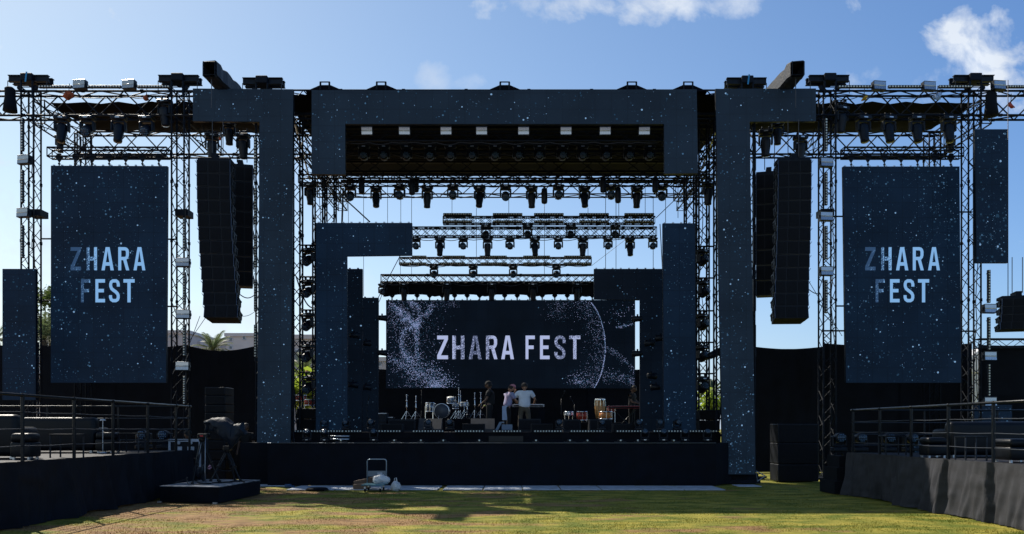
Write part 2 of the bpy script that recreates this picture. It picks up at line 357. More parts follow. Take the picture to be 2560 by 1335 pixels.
TW = 'steel truss towers holding up the stage roof'
def tower(x, D, w, ztop, label, x2=None, head=True, z0=0.0, strap=False):
    X = PX(x, D); t = thing('truss_tower', label, 'truss tower', (X, D, z0), TW)
    mb = truss(MB(), (X, D, z0 + .06), (X, D, ztop), w, w, up=(0, 1, 0), bay=.42, r=.031, rd=.0145); mb.build('mast', M['truss'], t)
    if z0 < .1:
        m2 = MB().box((X, D, .04), (1.0, 1.0, .05)).box((X, D, .085), (.5, .5, .04))
        for a in (-1, 1):
            m2.box((X + a * .55, D, .05), (.35, .12, .06)); m2.box((X, D + a * .55, .05), (.12, .35, .06))
        m2.build('base', M['truss'], t)
    if head:
        m3 = MB()
        for dy in (-.13, .13):                     # two I beams across the top
            m3.b2(X - .68, X + .68, D + dy - .07, D + dy + .07, ztop + .40, ztop + .425)
            m3.b2(X - .68, X + .68, D + dy - .07, D + dy + .07, ztop + .205, ztop + .23)
            m3.b2(X - .68, X + .68, D + dy - .012, D + dy + .012, ztop + .23, ztop + .40)
        m3.build('top_beam', M['truss_worn'], t)
        m4 = MB().b2(X - .2, X + .2, D - .31, D + .31, ztop + .19, ztop + .45, bev=.02)
        for a in (-1, 1):
            m4.tube((X + a * .19, D - .25, ztop - .35), (X + a * .19, D - .25, ztop + .2), .035)
            m4.lathe([(.06, -.03), (.085, -.02), (.085, .02), (.06, .03)], (X + a * .27, D - .2, ztop - .02), 10, M=Matrix.Rotation(R(90), 3, 'X'))
        m4.build('head_block', M['truss'], t)
        for a in (-.66, .66): MB().tube((X + a, D - .22, ztop + .2), (X + a, D - .22, ztop - .22), .014, n=4).build('chain', M['chain'], t)
        if strap: MB().box((X + .02, D - .325, ztop + .3), (.05, .012, .34), M=Matrix.Rotation(.12, 3, 'Y')).build('strap', M['bluestrap'], t)
    return t
# sleeve cube where the wing trusses pass a tower
WTOP, WBOT = 13.12, 12.30
for x, D, lab, st in ((78, 27.1, 'outermost left truss tower beside the far left LED strip', True), (451, 27.1, 'left truss tower right of the left portrait screen', False),
                      (660, 27.3, 'left truss tower rising behind the left L-shaped LED wall', False), (1863, 27.3, 'right truss tower rising behind the right L-shaped LED wall', True),
                      (2068, 27.1, 'right truss tower left of the right portrait screen', False), (2428, 27.1, 'outermost right truss tower beside the hanging LED strip', False)):
    tower(x, D, .42, 13.25, lab, strap=st)
for x, D, lab in ((208, 30.6, 'rear left truss tower rising above the left portrait screen'), (2330, 30.6, 'rear right truss tower rising above the right portrait screen')):
    tower(x, D, .42, 13.0, lab, head=False)
for x, D, z, lab in ((740, 26.0, 12.0, 'slim truss tower at the inner edge of the left L-shaped LED wall'), (797, 27.6, 11.3, 'truss tower behind the inner left LED wall, outer of a pair'),
                  (826, 28.8, 11.3, 'truss tower behind the inner left LED wall, inner of a pair'), (1757, 26.6, 12.0, 'truss tower carrying the right hand column of moving lights'),
                  (1725, 28.8, 11.3, 'truss tower seen above the inner right LED column'), (1801, 25.8, 12.0, 'slim truss tower at the inner edge of the right L-shaped LED wall')):
    tower(x, D, .34, z, lab, head=False)

def wing(sgn):
    side = 'left' if sgn < 0 else 'right'
    x0, x1 = sgn * 20.5, sgn * 9.0
    truss_thing('roof_truss', f'deep front truss of the {side} wing carrying blinders on top', 'truss', (x0, 27.1, (WTOP + WBOT) / 2), (x1, 27.1, (WTOP + WBOT) / 2), .42, WTOP - WBOT, 'wing roof trusses', bay=.82, r=.038, rd=.024)
    truss_thing('roof_truss', f'rear truss of the {side} wing seen below the tarp', 'truss', (sgn * 16.6, 30.6, 12.62), (sgn * 7.6, 30.6, 12.62), .42, .86, 'wing roof trusses', bay=.82, r=.038, rd=.024)
    for X, nm in ((sgn * 16.3, 'outer'), (sgn * 11.3, 'inner')):
        truss_thing('roof_truss', f'short {nm} truss joining front and rear trusses of the {side} wing', 'truss', (X, 27.4, 12.62), (X, 30.4, 12.62), .4, .8, 'wing roof trusses', bay=.75, r=.028, rd=.016)
    # tarp
    mb = MB(); n = 14; m = 8; xs = [sgn * (15.9 - i * (8.1 / n)) for i in range(n + 1)]; ys = [27.45 + j * (2.6 / m) for j in range(m + 1)]
    def z(i, j): return 12.95 - .20 * math.sin(math.pi * j / m) * (1 + .3 * math.sin(i * 1.7)) - .05 * math.sin(i * 2.9 + j)
    vs = [(xs[i] + sgn * (-.9 * j / m if i == 0 else 0), ys[j], z(i, j)) for j in range(m + 1) for i in range(n + 1)]
    vs += [(a, b, c - .02) for a, b, c in vs]; k = (n + 1) * (m + 1); f = []
    for j in range(m):
        for i in range(n):
            q = j * (n + 1) + i; f.append([q, q + 1, q + n + 2, q + n + 1]); f.append([k + q, k + q + n + 1, k + q + n + 2, k + q + 1])
    mb.add(vs, f, 0, True)
    tag(mb.build('roof_tarp', M['tarp']), f'brown black tarp roof slung inside the {side} wing trusses', 'tarp', 'roof tarps')
wing(-1); wing(1)

# main roof
def main_roof():
    t = thing('stage_roof', 'dark main stage roof with ridged canopy behind the centre LED portal', 'stage roof', (0, 25.2, 11))
    mb = MB(); n = 26; m = 10
    def vv(i, j):
        X = -7.1 + 14.2 * i / n; Y = 24.9 + 8.3 * j / m
        return (X, Y, 12.05 + .10 * abs(math.sin(i * .75)) - .12 * math.sin(math.pi * j / m) + .03 * j)
    vs = [vv(i, j) for j in range(m + 1) for i in range(n + 1)]; k = len(vs); vs += [(a, b, c + .03) for a, b, c in vs]; f = []
    for j in range(m):
        for i in range(n):
            q = j * (n + 1) + i; f.append([q, q + n + 1, q + n + 2, q + 1]); f.append([k + q, k + q + 1, k + q + n + 2, k + q + n + 1])
    mb.add(vs, f, 0, True); mb.build('canopy', M['tarp'], t)
    rd = MB()
    for j in range(7): rd.b2(-7, 7, 25.6 + j * 1.15, 25.7 + j * 1.15, 11.80, 11.88)
    rd.build('purlin', M['truss'], t)
    for x in (815, 955, 1262, 1578, 1718):          # sleeves standing on the ridge
        q = P(x, 222, 25.2); mp = MB(); h = .15
        mp.prism([(q.x - .62, q.z - .12), (q.x + .62, q.z - .12), (q.x + .16, q.z + h * .52), (q.x - .16, q.z + h * .52)], 25.1, 26.2)
        mp.build('ridge_hood', M['tarp'], t)
        mq = MB()
        for a in (-.14, .14): mq.tube((q.x + a, 25.05, q.z - .1), (q.x + a, 25.05, q.z + h), .03)
        mq.tube((q.x - .16, 25.05, q.z + h), (q.x + .16, 25.05, q.z + h), .02); mq.build('sleeve_frame', M['truss'], t)
main_roof()
GR = 'trusses under the main stage roof'
def ht(label, x0, x1, yt, yb, D, w=.35, bay=.5, r=.03, rd=.015, group=GR, cross=False):
    a = P(x0, (yt + yb) / 2, D); b = P(x1, (yt + yb) / 2, D); h = (yb - yt) * D / F
    return truss_thing('lighting_truss', label, 'truss', a, b, w, h, group, bay=bay, r=r, rd=rd, cross=cross)
ht('deep front truss passing behind the top of the LED portal', 700, 1825, 232, 303, 25.6, .4, .8, .03, .018)
ht('truss carrying the row of eight square blinders', 866, 1656, 333, 356, 25.3, .3)
ht('truss carrying the row of round lights inside the portal', 866, 1656, 364, 384, 27.2, .3)
ht('dim middle truss with wide diagonals inside the portal', 800, 1720, 394, 440, 29.6, .5, .85, .03, .017)
ht('dark twin truss from which the upper row of moving lights hangs', 750, 1790, 441, 461, 29.3, .45, .55)
ht('rear roof truss with wide diagonals behind the upper moving lights', 790, 1770, 434, 489, 33.0, .5, 1.0, .028, .020)
for s_, X in (('left', -6.9), ('right', 6.9)):
    truss_thing('lighting_truss', f'truss running front to back along the {s_} edge of the main roof', 'truss', (X, 25.6, 11.5), (X, 33, 11.5), .4, .7, GR, bay=.8, r=.028, rd=.016)
    truss_thing('lighting_truss', f'low truss running front to back above the {s_} tower pair', 'truss', (X * .985, 25.6, 10.55), (X * .985, 32, 10.65), .35, .35, GR, bay=.6)
for x, D, sid in ((755, 28, 'left'), (1775, 28, 'right')):
    a = P(x, 330, D); b = P(x - 5 if sid == 'left' else x + 5, 440, 30)
    mb = MB().tube(P(x - 20, 300, 26.2), P(x + 20, 450, 30), .03, n=6) if sid == 'left' else MB().tube(P(1800, 300, 26.2), P(1745, 445, 30), .03, n=6)
    tag(mb.build('brace_pole', M['alu']), f'pale diagonal brace pole beside the {sid} end of the portal', 'brace pole', 'diagonal brace poles')

HG = 'trusses hung in steps above the central screen'
ht('short upper stepped truss fitted with LED bars', 1108, 1636, 543, 560, 31.0, .25, .33, .026, .010, HG, True)
ht('long stepped truss carrying the middle row of moving lights', 1030, 1640, 570, 592, 30.2, .3, .36, .028, .010, HG, True)
ht('short lower stepped truss fitted with LED bars', 999, 1478, 645, 662, 33.0, .25, .34, .026, .010, HG, True)
ht('lowest stepped truss right above the black border cloth', 953, 1492, 688, 706, 34.2, .28, .36, .03, .010, HG, True)
PG = 'header trusses of the portrait screens'
ht('header truss holding the left portrait screen on seven hooks', 124, 421, 372, 394, 26.6, .3, .4, .03, .016, PG)
ht('header truss holding the right portrait screen on seven hooks', 2106, 2403, 372, 394, 26.6, .3, .4, .03, .016, PG)
tag(truss(MB(), P(2440, 859, 29.4), P(2720, 859, 29.4), .35, .32, bay=.45).build('lighting_truss', M['truss']), 'low black truss along the top of the far right fence', 'truss')

# hooks / brackets between header truss and screens
def hook(x, y0, y1, D, label, grp):
    q = P(x, y0, D); e = P(x, y1, D); t = thing('screen_hook', label, 'hook', (q.x, q.y, q.z), grp)
    mb = MB().prism([(q.x - .12, q.z), (q.x, q.z - (q.z - e.z) * .62), (q.x + .12, q.z), (q.x + .05, q.z + .12), (q.x - .05, q.z + .12)], D - .03, D + .03); mb.build('bracket', M['truss'], t)
    MB().tube((q.x, D, q.z - (q.z - e.z) * .55), (q.x, D, e.z), .018).lathe([(.01, -.03), (.04, -.02), (.04, .02), (.01, .03)], (q.x, D, e.z + .06), 8).build('shackle', M['chain'], t)
for i, x in enumerate((148, 190, 231, 273, 314, 356, 397)): hook(x, 393, 414, 26.5, f'{ORD[i+1]} hook from the left above the left portrait screen', 'hooks above the left portrait screen')
for i, x in enumerate((2128, 2170, 2211, 2253, 2294, 2336, 2377)): hook(x, 393, 416, 26.5, f'{ORD[i+1]} hook from the left above the right portrait screen', 'hooks above the right portrait screen')
for i in range(17): hook(980 + i * 31.3, 739, 751, 35.0, f'{ORD[i+1] if i < 16 else "last"} small hook from the left above the central screen', 'hooks above the central screen')

def line(pts, label, name='chain', cat='chain', r=.011, grp=None, m='chain'):
    return tag(MB().path(pts, r, 4).build(name, M[m]), label, cat, grp)
CHG = 'lifting chains under the roof'
for i, (x, y0, y1, D, w_) in enumerate(((871, 440, 557, 29, 'falling to the corner of the inner left LED wall'), (909, 470, 740, 29.2, 'reaching down to the stepped left LED column'), (969, 455, 557, 29, 'with a hook at the left arm of the inner LED wall'),
        (1002, 490, 557, 29, 'beside the second upper moving light'), (1029, 480, 557, 28.6, 'at the right end of the left LED arm'), (1130, 495, 545, 30.5, 'holding the left end of the short LED bar truss'),
        (1191, 520, 645, 31, 'running behind the long moving light third from left'), (1272, 498, 570, 30.4, 'above the middle of the long stepped truss'), (1361, 505, 690, 32.5, 'hanging straight from the lone hoist at the middle'),
        (1470, 520, 645, 32, 'holding the right end of the lower LED bar truss'), (1514, 480, 672, 29, 'above the right LED arm, left of three'), (1540, 500, 672, 29, 'above the right LED arm, middle of three'), (1547, 500, 600, 30, 'beside the right moving lights of the upper row'),
        (1613, 440, 545, 30.6, 'holding the right end of the short LED bar truss'), (1633, 490, 672, 28.6, 'above the right LED arm, right of three'), (1664, 490, 560, 28, 'left of the hook of the inner right LED column'), (1695, 440, 545, 28, 'ending in a spreader hook over the right LED column'),
        (2520, 200, 745, 24.8, 'long chain holding the small far right speaker array'), (1001, 655, 690, 33.6, 'left of the lowest stepped truss'), (1029, 668, 690, 33.8, 'above the lowest stepped truss, hooked'))):
    line([P(x, y0, D), P(x, y1, D)], f'thin black chain {w_}', grp=CHG)
for a, b, D, w_, r in (((865, 500), (925, 555), 29, 'dark stay wire slanting to the left LED arm', .025), ((1640, 545), (1790, 400), 28.5, 'tensioned strap rising right towards the roof corner', .014), ((1478, 665), (1640, 540), 32, 'thin stay wire rising from the lower LED bar truss', .008),
        ((2020, 700), (2105, 840), 25.5, 'stay wire from the right speaker array down to the fence', .012), ((600, 670), (475, 850), 25.5, 'stay wire from the left speaker array down to the fence', .012), ((500, 790), (470, 870), 25.5, 'lower stay wire left of the left speaker array', .01),
        ((1650, 560), (1657, 690), 28.6, 'slanting cable at the right end of the stepped trusses', .018), ((1000, 640), (940, 755), 30, 'thick slanting cable left of the stepped trusses', .02), ((858, 470), (855, 557), 28.6, 'thick upright cable beside the left tower pair', .04)):
    line([P(*a, D), P(*b, D)], w_, 'cable', 'cable', r, 'stay wires and cables on the stage')
def swag(a, b, D, dip, label, r=.016):
    p = [];
    for i in range(11):
        u = i / 10; q = P(a[0] + (b[0] - a[0]) * u, a[1] + (b[1] - a[1]) * u + dip * math.sin(math.pi * u), D); p.append(q)
    line(p, label, 'cable', 'cable', r, 'sagging cables')
swag((740, 690), (790, 770), 26.2, 26, 'sagging cable loop left of the inner left LED wall', .022)
swag((598, 735), (640, 735), 25, 10, 'short sagging cable under the rear left speaker array')
swag((600, 790), (642, 775), 24.6, 6, 'thin sagging cable right of the left speaker array foot', .009)
swag((2020, 722), (2052, 735), 24.6, 4, 'sagging cable right of the right speaker array')
swag((968, 700), (905, 790), 30, 30, 'loose cable hanging over the stepped left LED column', .014)
swag((95, 233), (430, 230), 26.8, 14, 'loose cable draped along the left wing truss', .014)
swag((2090, 233), (2420, 231), 26.8, 14, 'loose cable draped along the right wing truss', .014)

# ------------------------------------------------------------------ LED walls
def dots(mb, rects, D, n, seed, size=(.008, .03), bottom=0.0, clump=.5, mats=(1, 2, 3)):
    rd = random.Random(seed); areas = [abs((r[2] - r[0]) * (r[3] - r[1])) for r in rects]; tot = sum(areas)
    k = 0; tries = 0
    while k < n and tries < n * 30:
        tries += 1; u = rd.uniform(0, tot); i = 0
        while u > areas[i] and i < len(rects) - 1: u -= areas[i]; i += 1
        x0, y0, x1, y1 = rects[i]; x = rd.uniform(x0 + 2, x1 - 2); y = rd.uniform(y0 + 2, y1 - 2)
        c = noise.noise(Vector((x * .012 + seed, y * .012, seed * 3.1))) * clump + .5
        fy = (y - rects[0][1]) / 900.0
        if rd.random() > c * (1 + bottom * fy) / (1 + bottom): continue
        k += 1; s = size[0] + (size[1] - size[0]) * rd.random() ** 5; mi = mats[0] if rd.random() < .66 else (mats[1] if rd.random() < .72 else mats[2])
        q = P(x, y, D); a = rd.uniform(0, 3.1); st = rd.uniform(.8, 1.25)
        mb.add([(q.x + s * math.cos(a + t * 1.0472) * st, D - .006, q.z + s * math.sin(a + t * 1.0472)) for t in range(6)], [[5, 4, 3, 2, 1, 0]], mi)
def led(label, outline, rects, D, m='led', n=200, seed=1, size=(.006, .03), bottom=0, thick=.12, clump=.7, legs=None, tabs=None, root=None, dm=(1, 2, 3)):
    pts = [(PX(x, D), PZ(y, D)) for x, y in outline]; cx = sum(p[0] for p in pts) / len(pts); zb = min(p[1] for p in pts)
    t = thing('led_wall', label, 'LED screen', (cx, D, zb))
    MB().prism(pts, D + .012, D + thick).build('cabinet', M['black'], t)
    f = MB().add([(x, D, z) for x, z in pts], [list(range(len(pts)))], 0)
    dots(f, rects, D, n, seed, size, bottom, clump, dm); f.build('display', [M[m]] + DOTS, t)
    if tabs:
        mb = MB(); x = tabs[0] + 6
        while x < tabs[1] - 4:
            q = P(x, tabs[2], D); mb.box((q.x, D + .05, q.z + .02), (.06, .05, .045)); x += 20.5
        mb.build('joint_lug', M['alu'], t)
    return t
def Q(x0, y0, x1, y1): return [(x0, y1), (x1, y1), (x1, y0), (x0, y0)]
s1 = led('left portrait LED screen reading ZHARA FEST with falling white specks', [(127, 957), (415, 957), (418, 415), (127, 414)], [(127, 414, 416, 957)], 26.5, n=1500, seed=11, size=(.006, .034), tabs=(127, 418, 414))
s2 = led('right portrait LED screen reading ZHARA FEST with falling white specks', [(2115, 957), (2403, 957), (2399, 416), (2108, 416)], [(2113, 416, 2399, 957)], 26.5, n=1500, seed=12, size=(.006, .034), tabs=(2108, 2399, 416))
led('narrow blank speckled LED strip standing at the far left', Q(6, 672, 89, 1000), [(6, 672, 89, 1000)], 25.4, n=210, seed=13, size=(.007, .032))
led('narrow speckled LED strip hung high at the far right', [(2441, 657), (2521, 657), (2520, 323), (2437, 323)], [(2441, 323, 2519, 657)], 25.4, n=260, seed=14, size=(.01, .045))
led('L-shaped speckled LED wall left of the stage, arm pointing left', [(642, 1150), (726, 1150), (733, 223), (482, 221), (482, 303), (649, 304)], [(482, 221, 733, 303), (649, 304, 727, 1108)], 24.3, 'led_grey', 800, 15, (.005, .026), 1.6)
led('L-shaped speckled LED wall right of the stage, arm pointing right', [(1807, 1186), (1889, 1186), (1874, 304), (2040, 303), (2040, 221), (1789, 222)], [(1790, 222, 2038, 303), (1799, 304, 1873, 900), (1806, 900, 1886, 1186)], 24.3, 'led_grey', 1000, 16, (.005, .030), 2.4)
led('wide speckled LED portal framing the roof opening', [(779, 435), (863, 436), (863, 310), (1660, 310), (1661, 434), (1745, 433), (1742, 223), (1100, 226), (779, 225)], [(779, 225, 1743, 309), (779, 309, 862, 434), (1661, 309, 1744, 433)], 24.45, 'led_grey', 520, 17, (.006, .032), 0)
led('inner left LED wall shaped like an upturned L', [(790, 1080), (869, 1080), (867, 640), (1030, 638), (1030, 557), (790, 557)], [(790, 557, 1030, 638), (790, 640, 867, 1078)], 25.3, 'led', 480, 18, (.005, .028), 3, tabs=(790, 1030, 557))
led('inner right upright LED column before the light tower', [(1659, 1080), (1740, 1080), (1738, 558), (1657, 558)], [(1659, 558, 1738, 1078)], 25.3, 'led', 400, 19, (.005, .028), 3, tabs=(1657, 1738, 558))
led('third LED column on the left, one step further back', Q(828, 672, 906, 1080), [(868, 672, 905, 1078)], 27.6, 'led_dark', 60, 20, (.006, .03), 1, tabs=(868, 905, 672))
led('lowest and deepest LED column on the left of the stage', Q(868, 744, 946, 1080), [(906, 744, 945, 1078)], 29.0, 'led_dark', 50, 21, (.006, .026), 1, tabs=(906, 945, 744))
led('third LED wall on the right with its arm over the central screen', [(1600, 1080), (1690, 1080), (1690, 672), (1485, 672), (1485, 748), (1600, 750)], [(1485, 672, 1655, 748), (1602, 750, 1655, 1075)], 27.6, 'led_dark', 90, 22, (.006, .036), 1, tabs=(1485, 1657, 672))
led('low speckled LED panel behind the right hand sofa', Q(2436, 1012, 2530, 1125), [(2436, 1012, 2530, 1125)], 27.2, 'led', 90, 23, (.007, .03))
led('small speckled LED panel seen through the right railing', Q(2284, 1098, 2334, 1150), [(2284, 1098, 2334, 1140)], 24.0, 'led', 60, 24, (.007, .03))
sC = led('wide central LED screen reading ZHARA FEST over a ring of particles', Q(965, 750, 1588, 971), [(965, 750, 1588, 971)], 35.0, 'led_dark', 24, 25, (.01, .03), tabs=(965, 1588, 750))

def particles():
    mb = MB(); rd = random.Random(5); D = 35.0
    def dot(x, y, s=None, w_=None):
        if not (967 < x < 1586 and 752 < y < 969): return
        q = P(x, y, D); s = s or rd.uniform(.006, .017); mi = 0 if rd.random() < .6 else 1
        a = rd.uniform(0, 3); mb.add([(q.x + s * math.cos(a + t * 1.571), D - .0075, q.z + s * math.sin(a + t * 1.571)) for t in range(4)], [[3, 2, 1, 0]], mi)
    # right rim of the ring: a crisp arc with dust drifting inwards
    for i in range(620):
        a = rd.uniform(-1.0, 1.0); x = 1430 + 83 * math.cos(a * 1.0) ** .9; y = 868 + 132 * math.sin(a); dot(x + rd.gauss(0, .6), y, rd.uniform(.009, .019))
    for i in range(1250):
        a = rd.uniform(-1.15, .95); x = 1430 + 83 * max(0, math.cos(a)); y = 868 + 132 * math.sin(a); dot(x - abs(rd.gauss(0, 26)), y + rd.gauss(0, 3), rd.uniform(.004, .012))
    for i in range(260): dot(rd.gauss(1395, 16), rd.uniform(752, 800) + rd.gauss(0, 5), rd.uniform(.004, .011))
    for i in range(420): u = rd.random(); dot(1505 + 85 * u, 930 + 28 * u * u + rd.gauss(0, 8) + 22 * rd.random() * (1 - u), rd.uniform(.005, .013))
    for i in range(260): u = rd.random(); dot(1590 - 78 * u + rd.gauss(0, 2), 925 - 60 * math.sin(u * 1.5) + abs(rd.gauss(0, 10)), rd.uniform(.005, .012))
    for i in range(90): dot(rd.gauss(1545, 22), rd.gauss(788, 14))
    for i in range(90): u = rd.random(); dot(1540 + 45 * u, 818 - 8 * u + rd.gauss(0, 1.6))
    for i in range(170): dot(rd.gauss(1450, 14), 960 - abs(rd.gauss(0, 14)))
    # left swarm: bright strands meeting at a knot, streaming down right
    def strand(pts, n, sp, s=(.006, .017)):
        n = int(n * 1.3); sp *= 1.05
        for i in range(n):
            u = rd.random() * (len(pts) - 1); k = int(u); v = u - k; a = pts[k]; b = pts[min(k + 1, len(pts) - 1)]
            dot(a[0] + (b[0] - a[0]) * v + rd.gauss(0, sp), a[1] + (b[1] - a[1]) * v + rd.gauss(0, sp), rd.uniform(*s))
    knot = (1040, 814)
    strand([(975, 760), (1000, 778), (1018, 792), knot], 420, 5); strand([(1022, 756), (1040, 762), (1050, 780), knot], 200, 4); strand([(1080, 760), (1072, 780), (1052, 800), knot], 220, 4)
    strand([(1000, 801), (1020, 798), knot], 160, 2.5); strand([knot, (1042, 840), (1042, 870), (1046, 905)], 320, 4); strand([knot, (1012, 825), (1002, 850), (1006, 880), (1024, 902)], 380, 4)
    strand([(970, 897), (995, 905), (1010, 915), (1030, 935), (1045, 950)], 300, 6); strand([(1012, 880), (1025, 905), (1050, 930), (1075, 955), (1100, 970)], 700, 8); strand([(1060, 915), (1085, 930), (1110, 948), (1125, 968)], 420, 10)
    for i in range(420): dot(1090 + rd.gauss(0, 15), 969 - abs(rd.gauss(0, 12)))
    for i in range(160): dot(knot[0] + rd.gauss(0, 6), knot[1] + rd.gauss(0, 6), rd.uniform(.008, .017))
    for i in range(1500): dot(rd.gauss(1032, 38), rd.uniform(752, 970), rd.uniform(.006, .013))
    for i in range(600): dot(rd.gauss(1000, 20), rd.gauss(795, 28), rd.uniform(.006, .013))
    for i in range(160): dot(rd.uniform(1090, 1150), rd.uniform(752, 770), rd.uniform(.004, .009))
    mb.build('particle_picture', [DOTS[1], DOTS[3]], sC)
particles()

GL = {}
def rect(x0, y0, x1, y1): return [(x0, y0), (x1, y0), (x1, y1), (x0, y1)]
GL['Z'] = [[(0, .84), (.66, .84), (1, .84), (1, 1), (0, 1)], [(0, .16), (.34, .16), (1, .84), (.66, .84)], [(0, 0), (1, 0), (1, .16), (.34, .16), (0, .16)]]
GL['H'] = [rect(0, 0, .29, 1), rect(.71, 0, 1, 1), rect(.29, .42, .71, .58)]
GL['A'] = [[(-.03, 0), (.25, 0), (.5, .84), (.5, 1), (.33, 1)], [(.75, 0), (1.03, 0), (.67, 1), (.5, 1), (.5, .84)], [(.31, .2), (.69, .2), (.646, .35), (.354, .35)]]
_o = [(.28, 1), (.62, 1), (.80, .975), (.93, .91), (.99, .82), (.99, .65), (.93, .55), (.80, .47), (.62, .44), (.28, .44)]
_i = [(.28, .86), (.58, .86), (.66, .85), (.70, .82), (.715, .78), (.715, .66), (.70, .62), (.66, .59), (.58, .58), (.28, .58)]
GL['R'] = [rect(0, 0, .28, 1)] + [[_o[k + 1], _o[k], _i[k], _i[k + 1]] for k in range(9)] + [[(.46, .44), (.76, .455), (1.02, 0), (.73, 0)]]
GL['F'] = [rect(0, 0, .29, 1), rect(.29, .85, .96, 1), rect(.29, .43, .84, .58)]
GL['E'] = [rect(0, 0, .29, 1), rect(.29, .85, .96, 1), rect(.29, .43, .85, .58), rect(.29, 0, .96, .15)]
GL['T'] = [rect(0, .85, 1, 1), rect(.355, 0, .645, .85)]
def sgl():
    c = [(.86, .68), (.86, .78), (.80, .875), (.66, .925), (.36, .925), (.21, .88), (.15, .79), (.15, .70), (.24, .59), (.42, .52), (.60, .46), (.76, .39), (.85, .30), (.85, .20), (.79, .12), (.64, .075), (.35, .075), (.21, .12), (.14, .21), (.14, .31)]
    L_, Rr = [], []
    for i, p in enumerate(c):
        a = c[max(0, i - 1)]; b = c[min(len(c) - 1, i + 1)]; dx = (b[0] - a[0]) * .47; dy = b[1] - a[1]; l = math.hypot(dx, dy); nx, ny = -dy / l, dx / l
        L_.append((p[0] + nx * .066 / .47, p[1] + ny * .072)); Rr.append((p[0] - nx * .066 / .47, p[1] - ny * .072))
    return [[L_[k], L_[k + 1], Rr[k + 1], Rr[k]] for k in range(len(c) - 1)]
GL['S'] = sgl()
def word(par, letters, y0, y1, D, m, name='lettering'):      # letters: (char, x0, x1) in photo columns
    xs = PX(letters[0][1], D); zb = PZ(y1, D); mb = MB()
    for ch, a, b in letters:
        X0, X1 = PX(a, D), PX(b, D); hh = PZ(y0, D) - zb
        for pl in GL[ch]:
            pts = [(X0 + (X1 - X0) * u, D - .012, zb + hh * v) for u, v in pl]
            ar = sum(pts[i][0] * pts[(i + 1) % len(pts)][2] - pts[(i + 1) % len(pts)][0] * pts[i][2] for i in range(len(pts)))
            if ar < 0: pts = pts[::-1]
            mb.poly(pts)
    o = mb.build(name, m, par); d = Vector((xs, D, zb)) - wloc(par)       # origin at the first letter's foot
    o.data.transform(Matrix.Translation(-d)); o.location = d
    return o
tA = text_mat('picture_letters_top', (.17, .345, .60), [(0, .30), (.045, .36), (.075, .52), (.11, .85), (.2, .95)])
tB = text_mat('picture_letters_low', (.17, .345, .60), [(0, .32), (.03, .5), (.06, .85), (.15, .95)])
for dx, s_ in ((0, s1), (1985.5, s2)):
    word(s_, [('Z', 177 + dx, 203 + dx), ('H', 217 + dx, 243 + dx), ('A', 255 + dx, 284 + dx), ('R', 296 + dx, 323 + dx), ('A', 335 + dx, 363 + dx)], 618, 676, 26.5, tA)
    word(s_, [('F', 203 + dx, 227 + dx), ('E', 239 + dx, 264 + dx), ('S', 273 + dx, 300 + dx), ('T', 309 + dx, 337 + dx)], 698, 756, 26.5, tB)
tC = text_mat('picture_letters_centre', (.33, .38, .58), [(0, .85), (.05, .9), (.07, .6), (.08, .46), (.13, .48), (.15, .40), (.2, .42), (.23, .5), (.28, .8), (.36, .92), (.44, .9), (.49, .75), (.52, .46), (.57, .42), (.6, .55), (.68, .58)])
word(sC, [('Z', 1093, 1120), ('H', 1131, 1161), ('A', 1173, 1203), ('R', 1215, 1243), ('A', 1254, 1284), ('F', 1314, 1338), ('E', 1350, 1375), ('S', 1386, 1414), ('T', 1423, 1451)], 839, 898, 35.0, tC)

# supports under the right hand L wall
for x, s_ in ((690, 'left'), (1850, 'right')):
    q = P(x, 1186, 24.5); t = thing('ballast_frame', f'black base frame under the {s_} L-shaped LED wall', 'base frame', (q.x, 24.5, 0))
    MB().b2(q.x - .6, q.x + .6, 24.4, 25.6, .03, .14).b2(q.x - .6, q.x + .6, 24.6, 24.7, .14, .32).build('base', M['truss'], t)
    mb = MB()
    for a in (-.5, 0, .5): mb.tube((q.x + a, 24.65, .14), (q.x + a, 24.65, 11.8), .03); mb.tube((q.x + a, 25.5, .14), (q.x + a, 24.7, 3), .02)
    mb.build('frame', M['truss'], t)

# ------------------------------------------------------------------ the stage
def cloth(p0, p1, z0, z1, nx, nz, amp, seed, tail=.03, drape=0):
    """hanging cloth from p0 to p1, folds pushed out along its normal"""
    a = Vector((p0[0], p0[1], 0)); b = Vector((p1[0], p1[1], 0)); d = b - a; n = Vector((d.y, -d.x, 0)).normalized(); vs = []
    Ln = d.length
    for j in range(nz + 1):
        v = j / nz
        for i in range(nx + 1):
            u = i / nx; X = u * Ln
            o = noise.noise(Vector((X * 1.1 + seed, v * .3, seed))) * 1.0 + noise.noise(Vector((X * 3.3 + v * .7, v * .45, seed + 5))) * .6 + .3 * noise.noise(Vector((X * 8 - v * 1.5, v * .9, seed + 9)))
            o *= amp * (.15 + .85 * (1 - v)) ; o += drape * (1 - v) ** 1.5
            z = z0 + (z1 - z0) * v + (noise.noise(Vector((X * 1.3, seed, 2))) * tail if j == 0 else 0)
            if j == 0: z = max(.012, z)
            vs.append(a + d * u + n * o + Vector((0, 0, z)))
    fs = [[j * (nx + 1) + i, j * (nx + 1) + i + 1, (j + 1) * (nx + 1) + i + 1, (j + 1) * (nx + 1) + i] for j in range(nz) for i in range(nx)]
    return vs, fs
SF = 1.6                                           # stage floor height
